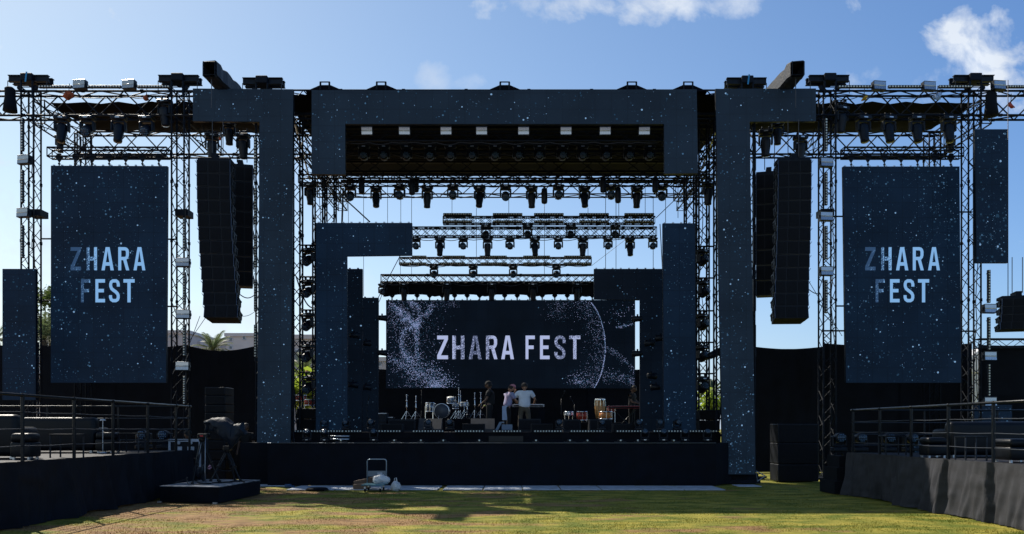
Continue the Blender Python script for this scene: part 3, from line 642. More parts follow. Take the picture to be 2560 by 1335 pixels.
def stage():
    t = thing('stage', 'large black stage with cloth skirt, apron and LED bars along its edge', 'stage', (0, 24, 0))
    x0, x1 = PX(668, 23.6), PX(1790, 23.6); ap = PZ(1108, 23.6)
    MB().b2(x0, x1, 23.7, 24.82, ap - .06, ap).build('apron_deck', M['stagefloor'], t)
    MB().b2(PX(735, 24.75), PX(1803, 24.75), 24.8, 37.5, SF - .2, SF).build('stage_floor', M['stagefloor'], t)
    MB().b2(PX(735, 24.75), PX(1803, 24.75), 24.82, 24.87, ap - .3, SF - .2).build('riser_board', M['cloth'], t)
    mb = MB()
    vs, fs = cloth((x0, 23.63), (x1, 23.63), .03, ap + .004, 240, 14, .03, 3.3); mb.add(vs, fs, 0, True)
    vs, fs = cloth((x0 + .01, 24.6), (x0 + .01, 23.65), .03, ap, 16, 8, .02, 1); mb.add(vs, fs, 0, True)
    vs, fs = cloth((x1, 23.64), (PX(1835, 24.3), 24.5), .03, ap + .004, 24, 10, .03, 7); mb.add(vs, fs, 0, True)
    mb.build('skirt', M['cloth'], t)
    MB().b2(PX(600, 24.1), x0 - .01, 24.1, 25, .02, PZ(1107, 24.1)).build('side_deck', M['cloth'], t)
    MB().tube((x0, 23.6, ap + .008), (x1, 23.6, ap + .008), .010, n=5).build('edge_rail', M['rim'], t)
    MB().b2(x1 + .02, PX(1833, 24.4), 24.4, 25.4, ap - .08, ap).build('corner_deck', M['stagefloor'], t)
    # patch of bare brown board in the middle of the riser
    MB().b2(PX(1222, 24.8), PX(1308, 24.8), 24.775, 24.79, ap + .02, SF - .12).build('front_panel', mat('brown_board', (.014, .012, .010), .6, 0, .3, 6), t)
stage()
for i, (a, b) in enumerate(((735, 860), (862, 905), (930, 1003), (1031, 1110), (1136, 1210), (1231, 1304), (1334, 1405), (1425, 1510), (1540, 1612), (1632, 1705), (1722, 1794))):
    D = 24.74; X0, X1 = PX(a, D), PX(b, D); z = PZ(1078, D); t = thing('led_bar', f'{ORD[i+1]} from the left of the LED bars lying along the stage edge', 'LED bar', ((X0 + X1) / 2, D, z), 'LED bars along the stage edge')
    MB().b2(X0, X1, D - .03, D + .04, z - .045, z + .04).build('housing', M['black'], t)
    mb = MB(); n = max(3, round((X1 - X0) / .088))
    for k in range(n): mb.lathe([(.026, 0), (.02, .012)], (X0 + (k + .5) * (X1 - X0) / n, D - .03, z), 8, M=Matrix.Rotation(R(90), 3, 'X'))
    mb.build('lenses', M['led_lens'], t)
# low risers and drape at the back
tag(MB().b2(PX(1000, 31), PX(1225, 31), 31, 34, SF, SF + .5, bev=.01).build('drum_riser', M['cloth']), 'low black riser carrying the chrome drum kit', 'riser')
tag(MB().b2(PX(1405, 31), PX(1560, 31), 31, 33.5, SF, SF + .35, bev=.01).build('percussion_riser', M['cloth']), 'low black riser under the congas and red drum', 'riser')
vs, fs = cloth((PX(945, 36.5), 36.5), (PX(1640, 36.5), 36.5), SF, PZ(1020, 36.5), 90, 4, .04, 9)
tag(MB().add(vs, fs, 0, True).build('back_drape', M['cloth']), 'low black drape along the back of the stage floor', 'drape')

# pale boards on the ground before the skirt
GBX = [(625, 730, 23.75), (733, 850, 22.75), (852, 980, 22.75), (982, 1100, 22.75), (1112, 1208, 22.75), (1210, 1305, 22.72), (1306, 1398, 22.75), (1400, 1497, 22.75), (1499, 1597, 22.75), (1599, 1697, 22.70), (1699, 1797, 22.70), (1838, 1896, 23.6)]
for i, (a, b, D) in enumerate(GBX):
    rb = random.Random(i); w_ = 1.5 if 0 < i < 11 else .7; X0, X1 = PX(a, D), PX(b, D)
    o = MB().box(((X0 + X1) / 2, D + .02, .02), (X1 - X0 - .015, w_, .022), bev=.004, M=Matrix.Rotation(rb.uniform(-.012, .012), 3, 'Z')).build('ground_board', M['board'])
    tag(o, f'pale grey board flat on the grass before the stage, {ORD[i+1]} from the left', 'board', 'pale boards along the foot of the stage')

# ------------------------------------------------------------------ fences
def fence(x0, x1, D, yt, label, posts, dip=0.12, D1=None, seed=1):
    D1 = D1 or D; X0, X1 = PX(x0, D), PX(x1, D1); zt = PZ(yt, D); t = thing('shade_fence', label, 'fence', ((X0 + X1) / 2, D, 0))
    nx = 60; nz = 14; vs = []
    for j in range(nz + 1):
        v = j / nz
        for i in range(nx + 1):
            u = i / nx; k = u * posts; sag = dip * math.sin(math.pi * (k % 1 if k < posts else 1)); z = .02 + (zt - sag - .02) * v
            vs.append((X0 + (X1 - X0) * u, D + (D1 - D) * u + .05 * noise.noise(Vector((u * 9 + seed, v * 4, seed))), z))
    fs = [[j * (nx + 1) + i, j * (nx + 1) + i + 1, (j + 1) * (nx + 1) + i + 1, (j + 1) * (nx + 1) + i] for j in range(nz) for i in range(nx)]
    MB().add(vs, fs, 0, True).build('netting', M['fence'], t)
    for p in range(posts + 1):
        u = p / posts; MB().tube((X0 + (X1 - X0) * u, D + (D1 - D) * u + .09, 0), (X0 + (X1 - X0) * u, D + (D1 - D) * u + .09, zt + .05), .04, n=8).build('post', M['truss'], t)
    return t
fence(-260, 92, 31.0, 858, 'black netting fence at the far left behind the LED strip', 3)
fence(99, 470, 31.0, 862, 'black netting fence behind the left portrait screen', 2, .1)
fence(470, 642, 31.0, 864, 'sagging black netting fence between the left tower and L-shaped wall', 1, .2, seed=4)
fence(1880, 2062, 31.0, 866, 'sagging black netting fence right of the right L-shaped wall', 1, .1, seed=5)
fence(2062, 2430, 31.0, 858, 'black netting fence behind the right portrait screen', 2, .08, seed=6)
fence(2452, 2860, 29.6, 862, 'black netting fence at the far right under the low truss', 3, .03, seed=8)
fence(930, 1640, 38.2, 922, 'black netting fence behind the central screen', 4, .05, seed=2)

# ------------------------------------------------------------------ lights
def mhead(tilt, long_=True):
    def fn():
        t = thing('moving_head_light', 'x', 'stage light')
        mb = MB()                                   # hook clamps
        for a in (-.1, .1):
            mb.box((a, 0, -.035), (.035, .05, .07)); mb.lathe([(.03, -.025), (.045, -.02), (.045, .02), (.03, .025)], (a, 0, .0), 8, M=Matrix.Rotation(R(90), 3, 'Y'))
        mb.box((0, 0, -.062), (.24, .06, .03)).build('clamp', M['truss_worn'], t)
        b = MB().box((0, 0, -.13), (.40, .30, .11), bev=.02).build('base', M['black'], t)
        for a in (-1, 1): MB().box((a * .215, 0, -.10), (.03, .16, .035), bev=.008).build('handle', M['black'], b)
        MB().box((0, -.153, -.13), (.12, .006, .035)).build('control_panel', M['alu'], b)
        yk = MB().lathe([(.09, -.215), (.10, -.185)], (0, 0, 0), 14).box((0, 0, -.235), (.36, .16, .05), bev=.015)
        for a in (-1, 1): yk.box((a * .185, 0, -.37), (.055, .17, .30), bev=.02)
        yk.build('yoke', M['black'], t)
        Mx = Matrix.Rotation(tilt, 3, 'X'); c = Vector((0, 0, -.46))
        pf = [(.07, .17), (.125, .16), (.145, .09), (.15, -.02), (.142, -.12), (.12, -.28), (.125, -.36), (.118, -.39)] if long_ else [(.08, .13), (.13, .12), (.145, .05), (.15, -.08), (.15, -.17), (.14, -.19)]
        hd = MB().lathe(pf, c, 18, M=Mx)
        for k in range(4): hd.box(c + Mx @ Vector((.142 * math.cos(k * 1.5708 + .785), .142 * math.sin(k * 1.5708 + .785), .03)), (.02, .02, .18), M=Mx)
        h = hd.build('head', M['black'], t)
        zl = pf[-1][1]; ln = MB().lathe([(pf[-1][0] * .9, zl + .012), (pf[-1][0] * .82, zl - .012), (.02, zl - .022)], c, 18, M=Mx)
        ln.build('lens', M['lens'], h)
        if not long_:
            g_ = MB()
            for i in range(-2, 3):
                for j in range(-2, 3):
                    if i * i + j * j < 6: g_.lathe([(.019, zl - .018), (.012, zl - .03)], c + Mx @ Vector((i * .047 + (j % 2) * .012, j * .047, 0)), 6, M=Mx)
            g_.build('lens_cells', M['cell'], h)
        return t
    return Proto(fn)
DOWN = mhead(R(6)); DOWNF = mhead(R(-14)); FRONT = mhead(R(-88), False); HALF = mhead(R(-55), False); TUP = mhead(R(-118), False)
def hang(pr, x, y, D, label, grp, sc_=1.0, rz=0, rx=0): return pr.place(P(x, y, D), label, grp, (rx, 0, rz), sc_)
G1 = 'upper row of moving lights hanging from the dark twin truss'
rl = random.Random(2)
for i, x in enumerate((940, 1068, 1199, 1329, 1461, 1592)): hang(DOWN if i % 2 else DOWNF, x, 463, 29.0, f'{ORD[i+1]} from left of the long downward lights in the upper row', G1, .96, rl.uniform(-.25, .25))
for i, x in enumerate((876, 999, 1132, 1264, 1396, 1528, 1654)): hang(FRONT if i % 3 else HALF, x, 458, 28.8, f'{ORD[i+1]} from the left of the short forward-facing lights in the upper row', G1, .98, rl.uniform(-.2, .2))
G2 = 'middle row of moving lights hanging from the long stepped truss'
for i, x in enumerate((1100, 1219, 1337, 1457, 1575)): hang(DOWN if i % 2 else DOWNF, x, 592, 30.2, f'{ORD[i+1]} from the left of the long downward lights in the middle row', G2, .86, rl.uniform(-.2, .2))
for i, x in enumerate((1040, 1158, 1275, 1396, 1520, 1632)): hang(FRONT, x, 591, 30.2, f'{ORD[i+1]} from the left of the short forward lights in the middle row', G2, .82, rl.uniform(-.15, .15))
for i, x in enumerate((1215, 1319, 1427, 1538)): hang(HALF, x, 560, 31.0, f'{ORD[i+1]} from the left of the small lights hung under the short LED bar truss', 'small lights in front of the long stepped truss', .86, rl.uniform(-.2, .2))
for i, x in enumerate((1085, 1183, 1283, 1391)): hang(HALF, x, 662, 33.0, f'{ORD[i+1]} from the left of the small lights hung under the lower LED bar truss', 'small lights under the lower LED bar truss', .82, rl.uniform(-.3, .3))
for i, x in enumerate((1010, 1117, 1229, 1333, 1442)): hang(DOWN, x, 705, 34.0, f'{ORD[i+1]} from the left of the lights hanging before the black border cloth', 'lights before the border cloth', .92, rl.uniform(-.2, .2))
hang(FRONT, 957, 706, 34.1, 'short light at the left end of the lowest stepped truss', 'lights before the border cloth', .9)
GI = 'round lights inside the LED portal'
for i, x in enumerate((910, 960, 1016, 1075, 1126, 1181, 1237, 1296, 1349, 1406, 1456, 1515, 1573, 1623)): hang(FRONT, x, 360, 27.0, f'{ORD[i+1]} from the left of the round lights high inside the portal', GI, .92, rl.uniform(-.1, .1))
for sx, xs, D in (('left', (155, 219, 297, 367), 26.9), ('right', (2158, 2221, 2292, 2371), 26.9)):
    for i, x in enumerate(xs): hang(DOWNF if (i % 2 == 0 or sx == 'right') else HALF, x, 286, D, f'{ORD[i+1]} from left of the big moving lights under the {sx} wing truss', f'moving lights under the {sx} wing truss', 1.14, rl.uniform(-.2, .2))
# single lights and covered fixtures near the L walls
for x, y, D, pr, lab, s_ in ((530, 330, 25.3, DOWN, 'downward light over the top of the left speaker array', 1.0), (573, 302, 25.6, DOWN, 'dark light directly under the left L wall arm', .9), (608, 330, 25.6, DOWN, 'light tucked beside the inner edge of the left L wall arm', 1.0),
                       (1914, 320, 25.4, DOWN, 'downward light left of the right speaker array chains', 1.05), (1944, 302, 25.8, DOWN, 'dark light under the middle of the right L wall arm', .9), (2001, 335, 25.3, DOWN, 'downward light at the right end under the right L wall arm', 1.0),
                       (775, 455, 27.2, DOWN, 'light hanging at the far left end of the dark twin truss', .9), (1771, 450, 26.2, DOWN, 'light hanging at the far right end of the dark twin truss', .95), (412, 245, 27.0, DOWN, 'covered light inside the left wing truss by the tower', 1.1), (2104, 262, 27.0, DOWN, 'covered light inside the right wing truss by the tower', 1.1),
                       (150, 335, 29.5, DOWN, 'rear light above the left header truss end', .8), (2377, 335, 29.5, DOWN, 'rear light above the right header truss end', .8)):
    hang(pr, x, y, D, lab, None, s_, rl.uniform(-.4, .4))
# columns of lights on horizontal bars
for sd_, xc, ys, D, xb0, xb1 in (('left', 770, (613, 692, 775, 853, 931), 26.1, 750, 792), ('right', 1757, (616, 695, 777, 856, 934), 26.2, 1738, 1784)):
    for i, y in enumerate(ys):
        tag(MB().tube(P(xb0, y, D), P(xb1, y, D), .027, n=8).build('pipe', M['truss']), f'short black bar, {ORD[i+1]} from the top of the {sd_} light column', 'pipe', f'short bars of the {sd_} light column')
        hang(HALF if sd_ == 'left' else TUP, xc + rl.uniform(-2, 2), y + 3, D, f'{ORD[i+1]} from the top of the stage lights in the {sd_} column', f'stage lights in the {sd_} column', .98, (-.5 if sd_ == 'left' else .5) + rl.uniform(-.3, .3))
# hoists
def mk_hoist():
    t = thing('chain_hoist', 'x', 'hoist')
    MB().lathe([(.06, .28), (.10, .25), (.11, .1), (.11, -.2), (.095, -.26), (.05, -.28)], (0, 0, 0), 14).build('body', M['black'], t)
    MB().lathe([(.01, -.012), (.05, -.01), (.05, .01), (.01, .012)], (0, 0, .33), 10, M=Matrix.Rotation(R(90), 3, 'X')).build('hook', M['chain'], t)
    return t
HO = Proto(mk_hoist)
for i, (x, y, D, lab) in enumerate(((904, 465, 28.6, 'left of the first long light'), (1030, 468, 28.4, 'between the first two long lights'), (1361, 490, 28.6, 'alone at the middle of the rear truss chords'), (1508, 462, 28.6, 'left of the short light second from right'), (1545, 488, 28.4, 'beside the short light second from right'), (1638, 462, 28.5, 'next to the last short light'),
        (1040, 462, 29.6, 'half hidden behind the second short light'), (1700, 420, 28.6, 'high at the right end of the twin truss'))):
    HO.place(P(x, y, D), f'dark barrel shaped chain hoist {lab}', 'chain hoists in the upper row', scale=1.0)
# covered lamps wrapped in cloth at the outer truss ends
for x, y, D, lab in ((25, 250, 26.6, 'black cloth covered light inside the truss at the far left edge'), (2478, 262, 26.6, 'black cloth covered light beside the outermost right tower')):
    q = P(x, y, D); mb = MB(); prof = [(.10, .42), (.17, .36), (.16, .1), (.19, -.1), (.22, -.38), (.05, -.42)]; n = 16; 
    for r_, z_ in prof:
        pass
    mb.lathe(prof, q, 14)
    mb.v = [(a + .03 * noise.noise(Vector((a * 9, b * 9, c * 6))), b, c) for a, b, c in mb.v]
    tag(mb.build('covered_light', M['cloth']), lab, 'stage light')

# square blinders
def mk_blind():
    t = thing('blinder_light', 'x', 'stage light')
    MB().prism([(-.22, -.145), (.22, -.145), (.22, .145), (-.22, .145)], .0, .16).box((-.235, .09, 0), (.02, .09, .09)).box((.235, .09, 0), (.02, .09, .09)).build('housing', M['black'], t)
    mb = MB()
    for z0, z1, y0, y1 in ((-.13, -.02, -.012, -.003), (.02, .13, -.003, -.010)): mb.add([(-.205, y0, z0), (.205, y0, z0), (.205, y1, z1), (-.205, y1, z1)], [[0, 1, 2, 3]])
    mb.build('reflector', M['reflect'], t)
    MB().tube((-.205, .0, 0), (.205, .0, 0), .016, n=10).build('tube', M['led_lens'], t)
    MB().tube((-.22, -.015, .145), (.22, -.015, .145), .008, n=4).build('frame', M['rim'], t)
    return t
BL = Proto(mk_blind)
for i, x in enumerate((917, 1011, 1115, 1204, 1309, 1415, 1513, 1611)): BL.place(P(x, 327, 24.78), f'{ORD[i+1]} from the left of the square silver blinders inside the portal', 'square blinders inside the portal', (R(rl.uniform(10.5, 12.5)), 0, R(rl.uniform(-2, 2))), .80)
for x, y, D, lab, rz in ((197, 210, 26.6, 'silver blinder on the left wing truss, nearer the outer tower', -8), (320, 210, 26.6, 'silver blinder on the left wing truss, nearer the inner tower', -8), (2200, 213, 26.6, 'silver blinder on the right wing truss, nearer the inner tower', 8), (2325, 214, 26.6, 'silver blinder on the right wing truss, nearer the outer tower', 8), (2500, 212, 26.4, 'silver blinder on the truss right of the outermost right tower', 8),
        (57, 398, 26.6, 'silver blinder clamped high on the outermost left tower', -12), (55, 531, 26.6, 'silver blinder clamped at mid height on the outermost left tower', -12),
        (456, 655, 26.6, 'upper silver blinder on the tower right of the left screen', 4), (457, 785, 26.6, 'middle silver blinder on the tower right of the left screen', 4), (455, 915, 26.6, 'lower silver blinder on the tower right of the left screen', 4),
        (2068, 405, 26.6, 'top silver blinder on the tower left of the right screen', 6), (2067, 540, 26.6, 'middle silver blinder on the tower left of the right screen', 6), (2068, 677, 26.6, 'lower silver blinder on the tower left of the right screen', 6),
        (2477, 771, 26.6, 'top silver blinder low on the outermost right tower', 6), (2477, 890, 26.6, 'middle silver blinder low on the outermost right tower', 6), (2477, 1004, 26.6, 'bottom silver blinder low on the outermost right tower', 6)):
    BL.place(P(x, y, D), lab, 'silver blinders on the trusses and towers', (R(-4), 0, R(rz)), 1.0)
for x, y, D, lab in ((57, 531, 26.9, 'outer left tower'), (455, 531, 26.9, 'tower right of the left screen'), (2068, 530, 26.9, 'tower left of the right screen')):
    q = P(x + 30 if x < 100 else x, y, D); tag(MB().b2(q.x - .22, q.x + .22, D - .05, D + .42, q.z - .12, q.z + .1).build('junction_box', M['truss']), f'black box collar strapped round the {lab}', 'junction box')

# LED bars
def mk_bar():
    t = thing('led_bar', 'x', 'LED bar')
    MB().b2(-.5, .5, -.04, .05, -.045, .045, bev=.008).box((-.4, .07, 0), (.03, .08, .05)).box((.4, .07, 0), (.03, .08, .05)).build('housing', M['black'], t)
    mb = MB()
    for k in range(12): mb.lathe([(.030, 0), (.024, .012)], (-.46 + k * .0836, -.04, 0), 8, M=Matrix.Rotation(R(90), 3, 'X'))
    mb.build('lenses', M['led_lens'], t); return t
BAR = Proto(mk_bar)
def bar(x0, y0, x1, y1, D, label, grp):
    a, b = P(x0, y0, D), P(x1, y1, D); v = abs(y1 - y0) > abs(x1 - x0)
    BAR.place((a + b) / 2, label, grp, (0, R(90) if v else 0, 0), ((b - a).length, 1, 1))
for i, (a, b) in enumerate(((1108, 1180), (1232, 1306), (1335, 1409), (1448, 1522), (1561, 1635))):
    bar(a, 536, b, 536, 30.8, f'{ORD[i+1]} from the left of the LED bars on top of the short upper truss', 'LED bars on the short upper truss')
    bar(a, 554, b, 554, 30.8, f'{ORD[i+1]} from the left of the LED bars under the short upper truss', 'LED bars on the short upper truss')
for i, (a, b) in enumerate(((1030, 1066), (1106, 1163), (1199, 1267), (1308, 1375), (1410, 1478))): bar(a, 642, b, 642, 32.8, f'{ORD[i+1]} from the left of the LED bars on top of the lower bar truss', 'LED bars on the lower bar truss')
for i, (a, b) in enumerate(((999, 1066), (1096, 1163), (1202, 1268), (1308, 1375), (1410, 1478))): bar(a, 659, b, 659, 32.8, f'{ORD[i+1]} from the left of the LED bars under the lower bar truss', 'LED bars on the lower bar truss')
for lab, x, D, ys in (('outer side of the outermost left tower', 56, 26.7, ((295, 378), (425, 507), (563, 645))), ('tower right of the left portrait screen', 461, 26.7, ((544, 627), (680, 761), (810, 890), (940, 1010))),
                      ('inner edge of the left L-shaped wall', 639, 25.0, ((345, 436), (471, 560), (588, 668), (700, 778), (812, 893))), ('outer edge of the right L-shaped wall', 1886, 25.0, ((345, 427), (461, 543), (580, 663), (697, 778), (812, 893))),
                      ('tower left of the right portrait screen', 2065, 26.7, ((296, 378), (431, 513), (565, 648), (700, 783))), ('outermost right tower', 2472, 26.7, ((675, 757), (793, 875), (910, 990)))):
    for i, (a, b) in enumerate(ys): bar(x, a, x, b, D, f'{ORD[i+1]} upright LED bar from the top, on the {lab}', f'upright LED bars on the {lab}')
for i, (a, b, s_) in enumerate(((97, 180, 'left'), (218, 303, 'left'), (343, 425, 'left'), (2095, 2180, 'right'), (2220, 2305, 'right'), (2346, 2430, 'right'), (2515, 2590, 'right'))):
    bar(a, 217, b, 217, 26.7, f'{ORD[i % 3 + 1] if i < 6 else "fourth"} from the left of the LED bars lying on the {s_} wing truss', f'LED bars on the {s_} wing truss')

# ------------------------------------------------------------------ speakers
def array(label, xt, yt, yb, D, wpx, n, yaw, curve, grp, sway=0, hh=None, loosen=True):
    top = P(xt, yt, D); w_ = wpx * D / F; Hh = (yb - yt) * D / F; h = Hh / n
    t = thing('line_array', label, 'speaker array', (top.x, top.y, top.z), grp); Rz = Matrix.Rotation(yaw, 3, 'Z')
    MB().box(top + Vector((0, 0, .03)), (w_ * .98, .5, .1), M=Rz, bev=.01).box(top + Vector((0, 0, .14)), (.16, .5, .14), M=Rz).build('flying_frame', M['truss'], t)
    pos = Vector((0, -.0, -.0)); ang = 0
    for k in range(n):
        ang = curve * max(0, (k - n * .55) / (n * .45)) ** 1.3; hk = h * (.965 if k < n * .55 or not loosen else .945)
        Rx = Rz @ Matrix.Rotation(ang, 3, 'X'); nxt = pos + Matrix.Rotation(ang, 3, 'X') @ Vector((0, 0, -h)); mid = (pos + nxt) / 2
        c = top + Rz @ mid + Vector((sway * (k / (n - 1)) ** 2, 0, 0))
        b = MB(); tp = .13                            # trapezoid cabinet, narrower at the back
        vs = [(-w_ / 2, -.28, -hk / 2), (w_ / 2, -.28, -hk / 2), (w_ / 2, -.28, hk / 2), (-w_ / 2, -.28, hk / 2), (-w_ / 2 + .06, .36, -hk / 2 + tp * .3), (w_ / 2 - .06, .36, -hk / 2 + tp * .3), (w_ / 2 - .06, .36, hk / 2 - tp * .3), (-w_ / 2 + .06, .36, hk / 2 - tp * .3)]
        b.add([c + Rx @ Vector(v) for v in vs], [[0, 1, 2, 3], [5, 4, 7, 6], [3, 2, 6, 7], [1, 0, 4, 5], [2, 1, 5, 6], [0, 3, 7, 4]], 0)
        cab = b.build('cabinet', M['cab'], t)
        f = MB()
        for cx_, ww in ((-w_ * .33, w_ * .27), (0, w_ * .30), (w_ * .33, w_ * .27)): f.box(c + Rx @ Vector((cx_, -.288, 0)), (ww, .016, hk * .86), M=Rx)
        f.build('grille', M['grille'], cab)
        for a in (-1, 1):
            MB().box(c + Rx @ Vector((a * (w_ / 2 - .006), -.294, 0)), (.016, .012, hk), M=Rx).build('edge_trim', M['edgeglint'], cab)  # strip carrying the painted blue edge highlight
            e = MB()
            e.box(c + Rx @ Vector((a * (w_ / 2 + .008), -.12, 0)), (.02, .14, hk * .55), M=Rx); e.box(c + Rx @ Vector((a * (w_ / 2 + .008), .0, hk * .12)), (.03, .34, .045), M=Rx); e.box(c + Rx @ Vector((a * (w_ / 2 + .004), .12, -hk * .1)), (.024, .05, hk * .5), M=Rx)
            e.tube(c + Rx @ Vector((a * (w_ / 2 + .006), -.18, hk * .2)), c + Rx @ Vector((a * (w_ / 2 + .045), -.30, hk * .42)), .009, n=4)
            e.build('rigging', M['truss_worn'], cab)
        pos = nxt
    # keep the chain to the truss
    for a in (-.12, .2): MB().tube(top + Vector((a, 0, .2)), top + Vector((a, 0, 1.3)), .013, n=4).build('chain', M['chain'], t)
    return t
array('long curved speaker array hanging left of the stage', 541, 407, 806, 24.0, 81, 12, R(4), R(-16), 'main speaker arrays', .27)
array('long curved speaker array hanging right of the stage', 1980, 407, 808, 24.0, 81, 12, R(-4), R(-16), 'main speaker arrays', -.14)
array('straight dark speaker array behind the left main array', 602, 422, 720, 25.6, 62, 8, R(14), R(-2), 'rear speaker arrays')
array('straight dark speaker array behind the right main array', 1921, 440, 743, 25.6, 62, 8, R(-14), R(-2), 'rear speaker arrays')
array('small four cabinet speaker array hanging at the far right edge', 2540, 748, 828, 24.6, 78, 4, R(-14), R(-14), None, -.06)
def stack(label, x0, x1, ys, D, nm='speaker_stack'):
    X0, X1 = PX(x0, D), PX(x1, D); t = thing(nm, label, 'speaker stack', ((X0 + X1) / 2, D, PZ(ys[-1], D) if ys else 0))
    for a, b in zip(ys[:-1], ys[1:]):
        z1, z0 = PZ(a, D), max(.03, PZ(b, D)); c = MB().b2(X0, X1, D, D + .8, z0 + .008, z1 - .008, bev=.018).build('cabinet', M['cab'], t)
        MB().b2(X0 + .04, X1 - .04, D - .012, D - .002, z0 + .04, z1 - .04).build('grille', M['grille'], c)
        MB().b2(X0 + .002, X0 + .014, D - .014, D - .004, z0 + .03, z1 - .03).build('edge_trim', M['rim'] if False else M['truss_worn'], c)
    return t
stack('stack of dark speaker cabinets standing left of the left L wall', 512, 563, (967, 988, 1011, 1031, 1052, 1075, 1100, 1125, 1150, 1175, 1205), 25.0)
stack('stack of three wide subwoofers right of the right L wall', 1945, 2047, (1059, 1107, 1160, 1206), 25.3, 'subwoofer_stack')
stack('speaker stack seen between the left LED walls on stage', 742, 790, (1020, 1047, 1079), 25.9)
stack('subwoofer stack seen between the right LED walls on stage', 1748, 1800, (1024, 1050, 1079), 25.9)

# ------------------------------------------------------------------ wrapped beams reaching out over the L walls
for s_, xf, xr, lab in ((-1, 524, 585, 'left'), (1, 1994, 1935, 'right')):
    a = P(xf, 172, 23.4); b = Vector((a.x - s_ * .25, 27.2, a.z + .02)); t = thing('wrapped_beam', f'truss beam wrapped in black cloth jutting out over the {lab} L-shaped wall', 'roof beam', a)
    d = (b - a); n = 16; mb = MB(); ring = []
    for i in range(n + 1):
        c = a + d * (i / n); k = .02 * math.sin(i * 2.3); hw, hh = .21 + k * .6 + .012 * (i % 2), .235 + k
        ring.append([c + Vector((x_ * hw, 0, z_ * hh + (.02 * math.sin(i * 1.9 + x_)))) for x_, z_ in ((-1, -.8), (-.7, -1), (.7, -1), (1, -.8), (1, .85), (.8, 1), (-.8, 1), (-1, .85))])
    vs = [v for r_ in ring for v in r_]; fs = [[i * 8 + k, i * 8 + (k + 1) % 8, (i + 1) * 8 + (k + 1) % 8, (i + 1) * 8 + k] for i in range(n) for k in range(8)]
    fs.append([n * 8 + k for k in range(8)]); mb.add(vs, fs, 0); mb.build('cloth_wrap', mat('wrap_cloth', (.013, .013, .016), .6, 0, .3, 3, .6, 14), t)
    truss(MB(), a - Vector((0, .04, 0)), a + Vector((0, .9, 0)), .34, .38, bay=.35).build('truss', M['truss_worn'], t)
    MB().tube(a + Vector((s_ * -.02, .1, -.2)), a + Vector((s_ * -.02, .1, -1.1)), .013, n=4).build('chain', M['chain'], t)

# border cloth above the central screen
vs, fs = cloth((PX(958, 34.4), 34.4), (PX(1492, 34.4), 34.4), PZ(742, 34.4), PZ(709, 34.4), 120, 6, .05, 12, .05)
vs = [Vector((v.x, v.y, v.z + (.13 * abs(math.sin((v.x - 1) * 1.45)) if i < 121 else 0))) for i, v in enumerate(vs)]
tag(MB().add(vs, fs, 0, True).build('border_cloth', M['cloth']), 'scalloped black border cloth between the lowest truss and central screen', 'drape')
# side fixtures peeping past the LED columns
for i, (x, y, D, sg_) in enumerate(((955, 795, 28.9, 1), (955, 882, 28.9, 1), (1594, 797, 27.5, -1), (1594, 884, 27.5, -1), (885, 838, 27.5, 1), (915, 858, 28.9, 1), (882, 962, 27.5, 1), (915, 968, 28.9, 1), (1652, 845, 27.5, -1), (1625, 858, 27.5, -1), (1640, 968, 27.5, -1), (1628, 940, 27.5, 1))):
    q = P(x, y, D - .22); t = thing('profile_light', ('small barrel light sticking out of the left stage columns, %s counted from the top' % ORD[[0, 3, 2, 1][0:1][0] + (1 if i == 0 else 4 if i == 1 else 2 if i == 4 else 3 if i == 5 else 5 if i == 6 else 6)]) if x < 1200 else 'small barrel light sticking out of the right stage columns, %s counted from the top' % ORD[{2: 1, 8: 2, 9: 3, 3: 4, 11: 5, 10: 6}[i]], 'stage light', q, 'barrel lights on the inner stage columns')
    Mx = Matrix.Rotation(R(90 * sg_), 3, 'Y') @ Matrix.Rotation(R(-25), 3, 'X'); MB().lathe([(.06, -.16), (.09, -.14), (.10, .05), (.12, .17), (.10, .18)], q, 14, M=Mx).build('barrel', M['black'], t)
    MB().box(q + Vector((0, .02, .10)), (.05, .05, .12)).build('bracket', M['truss'], t)

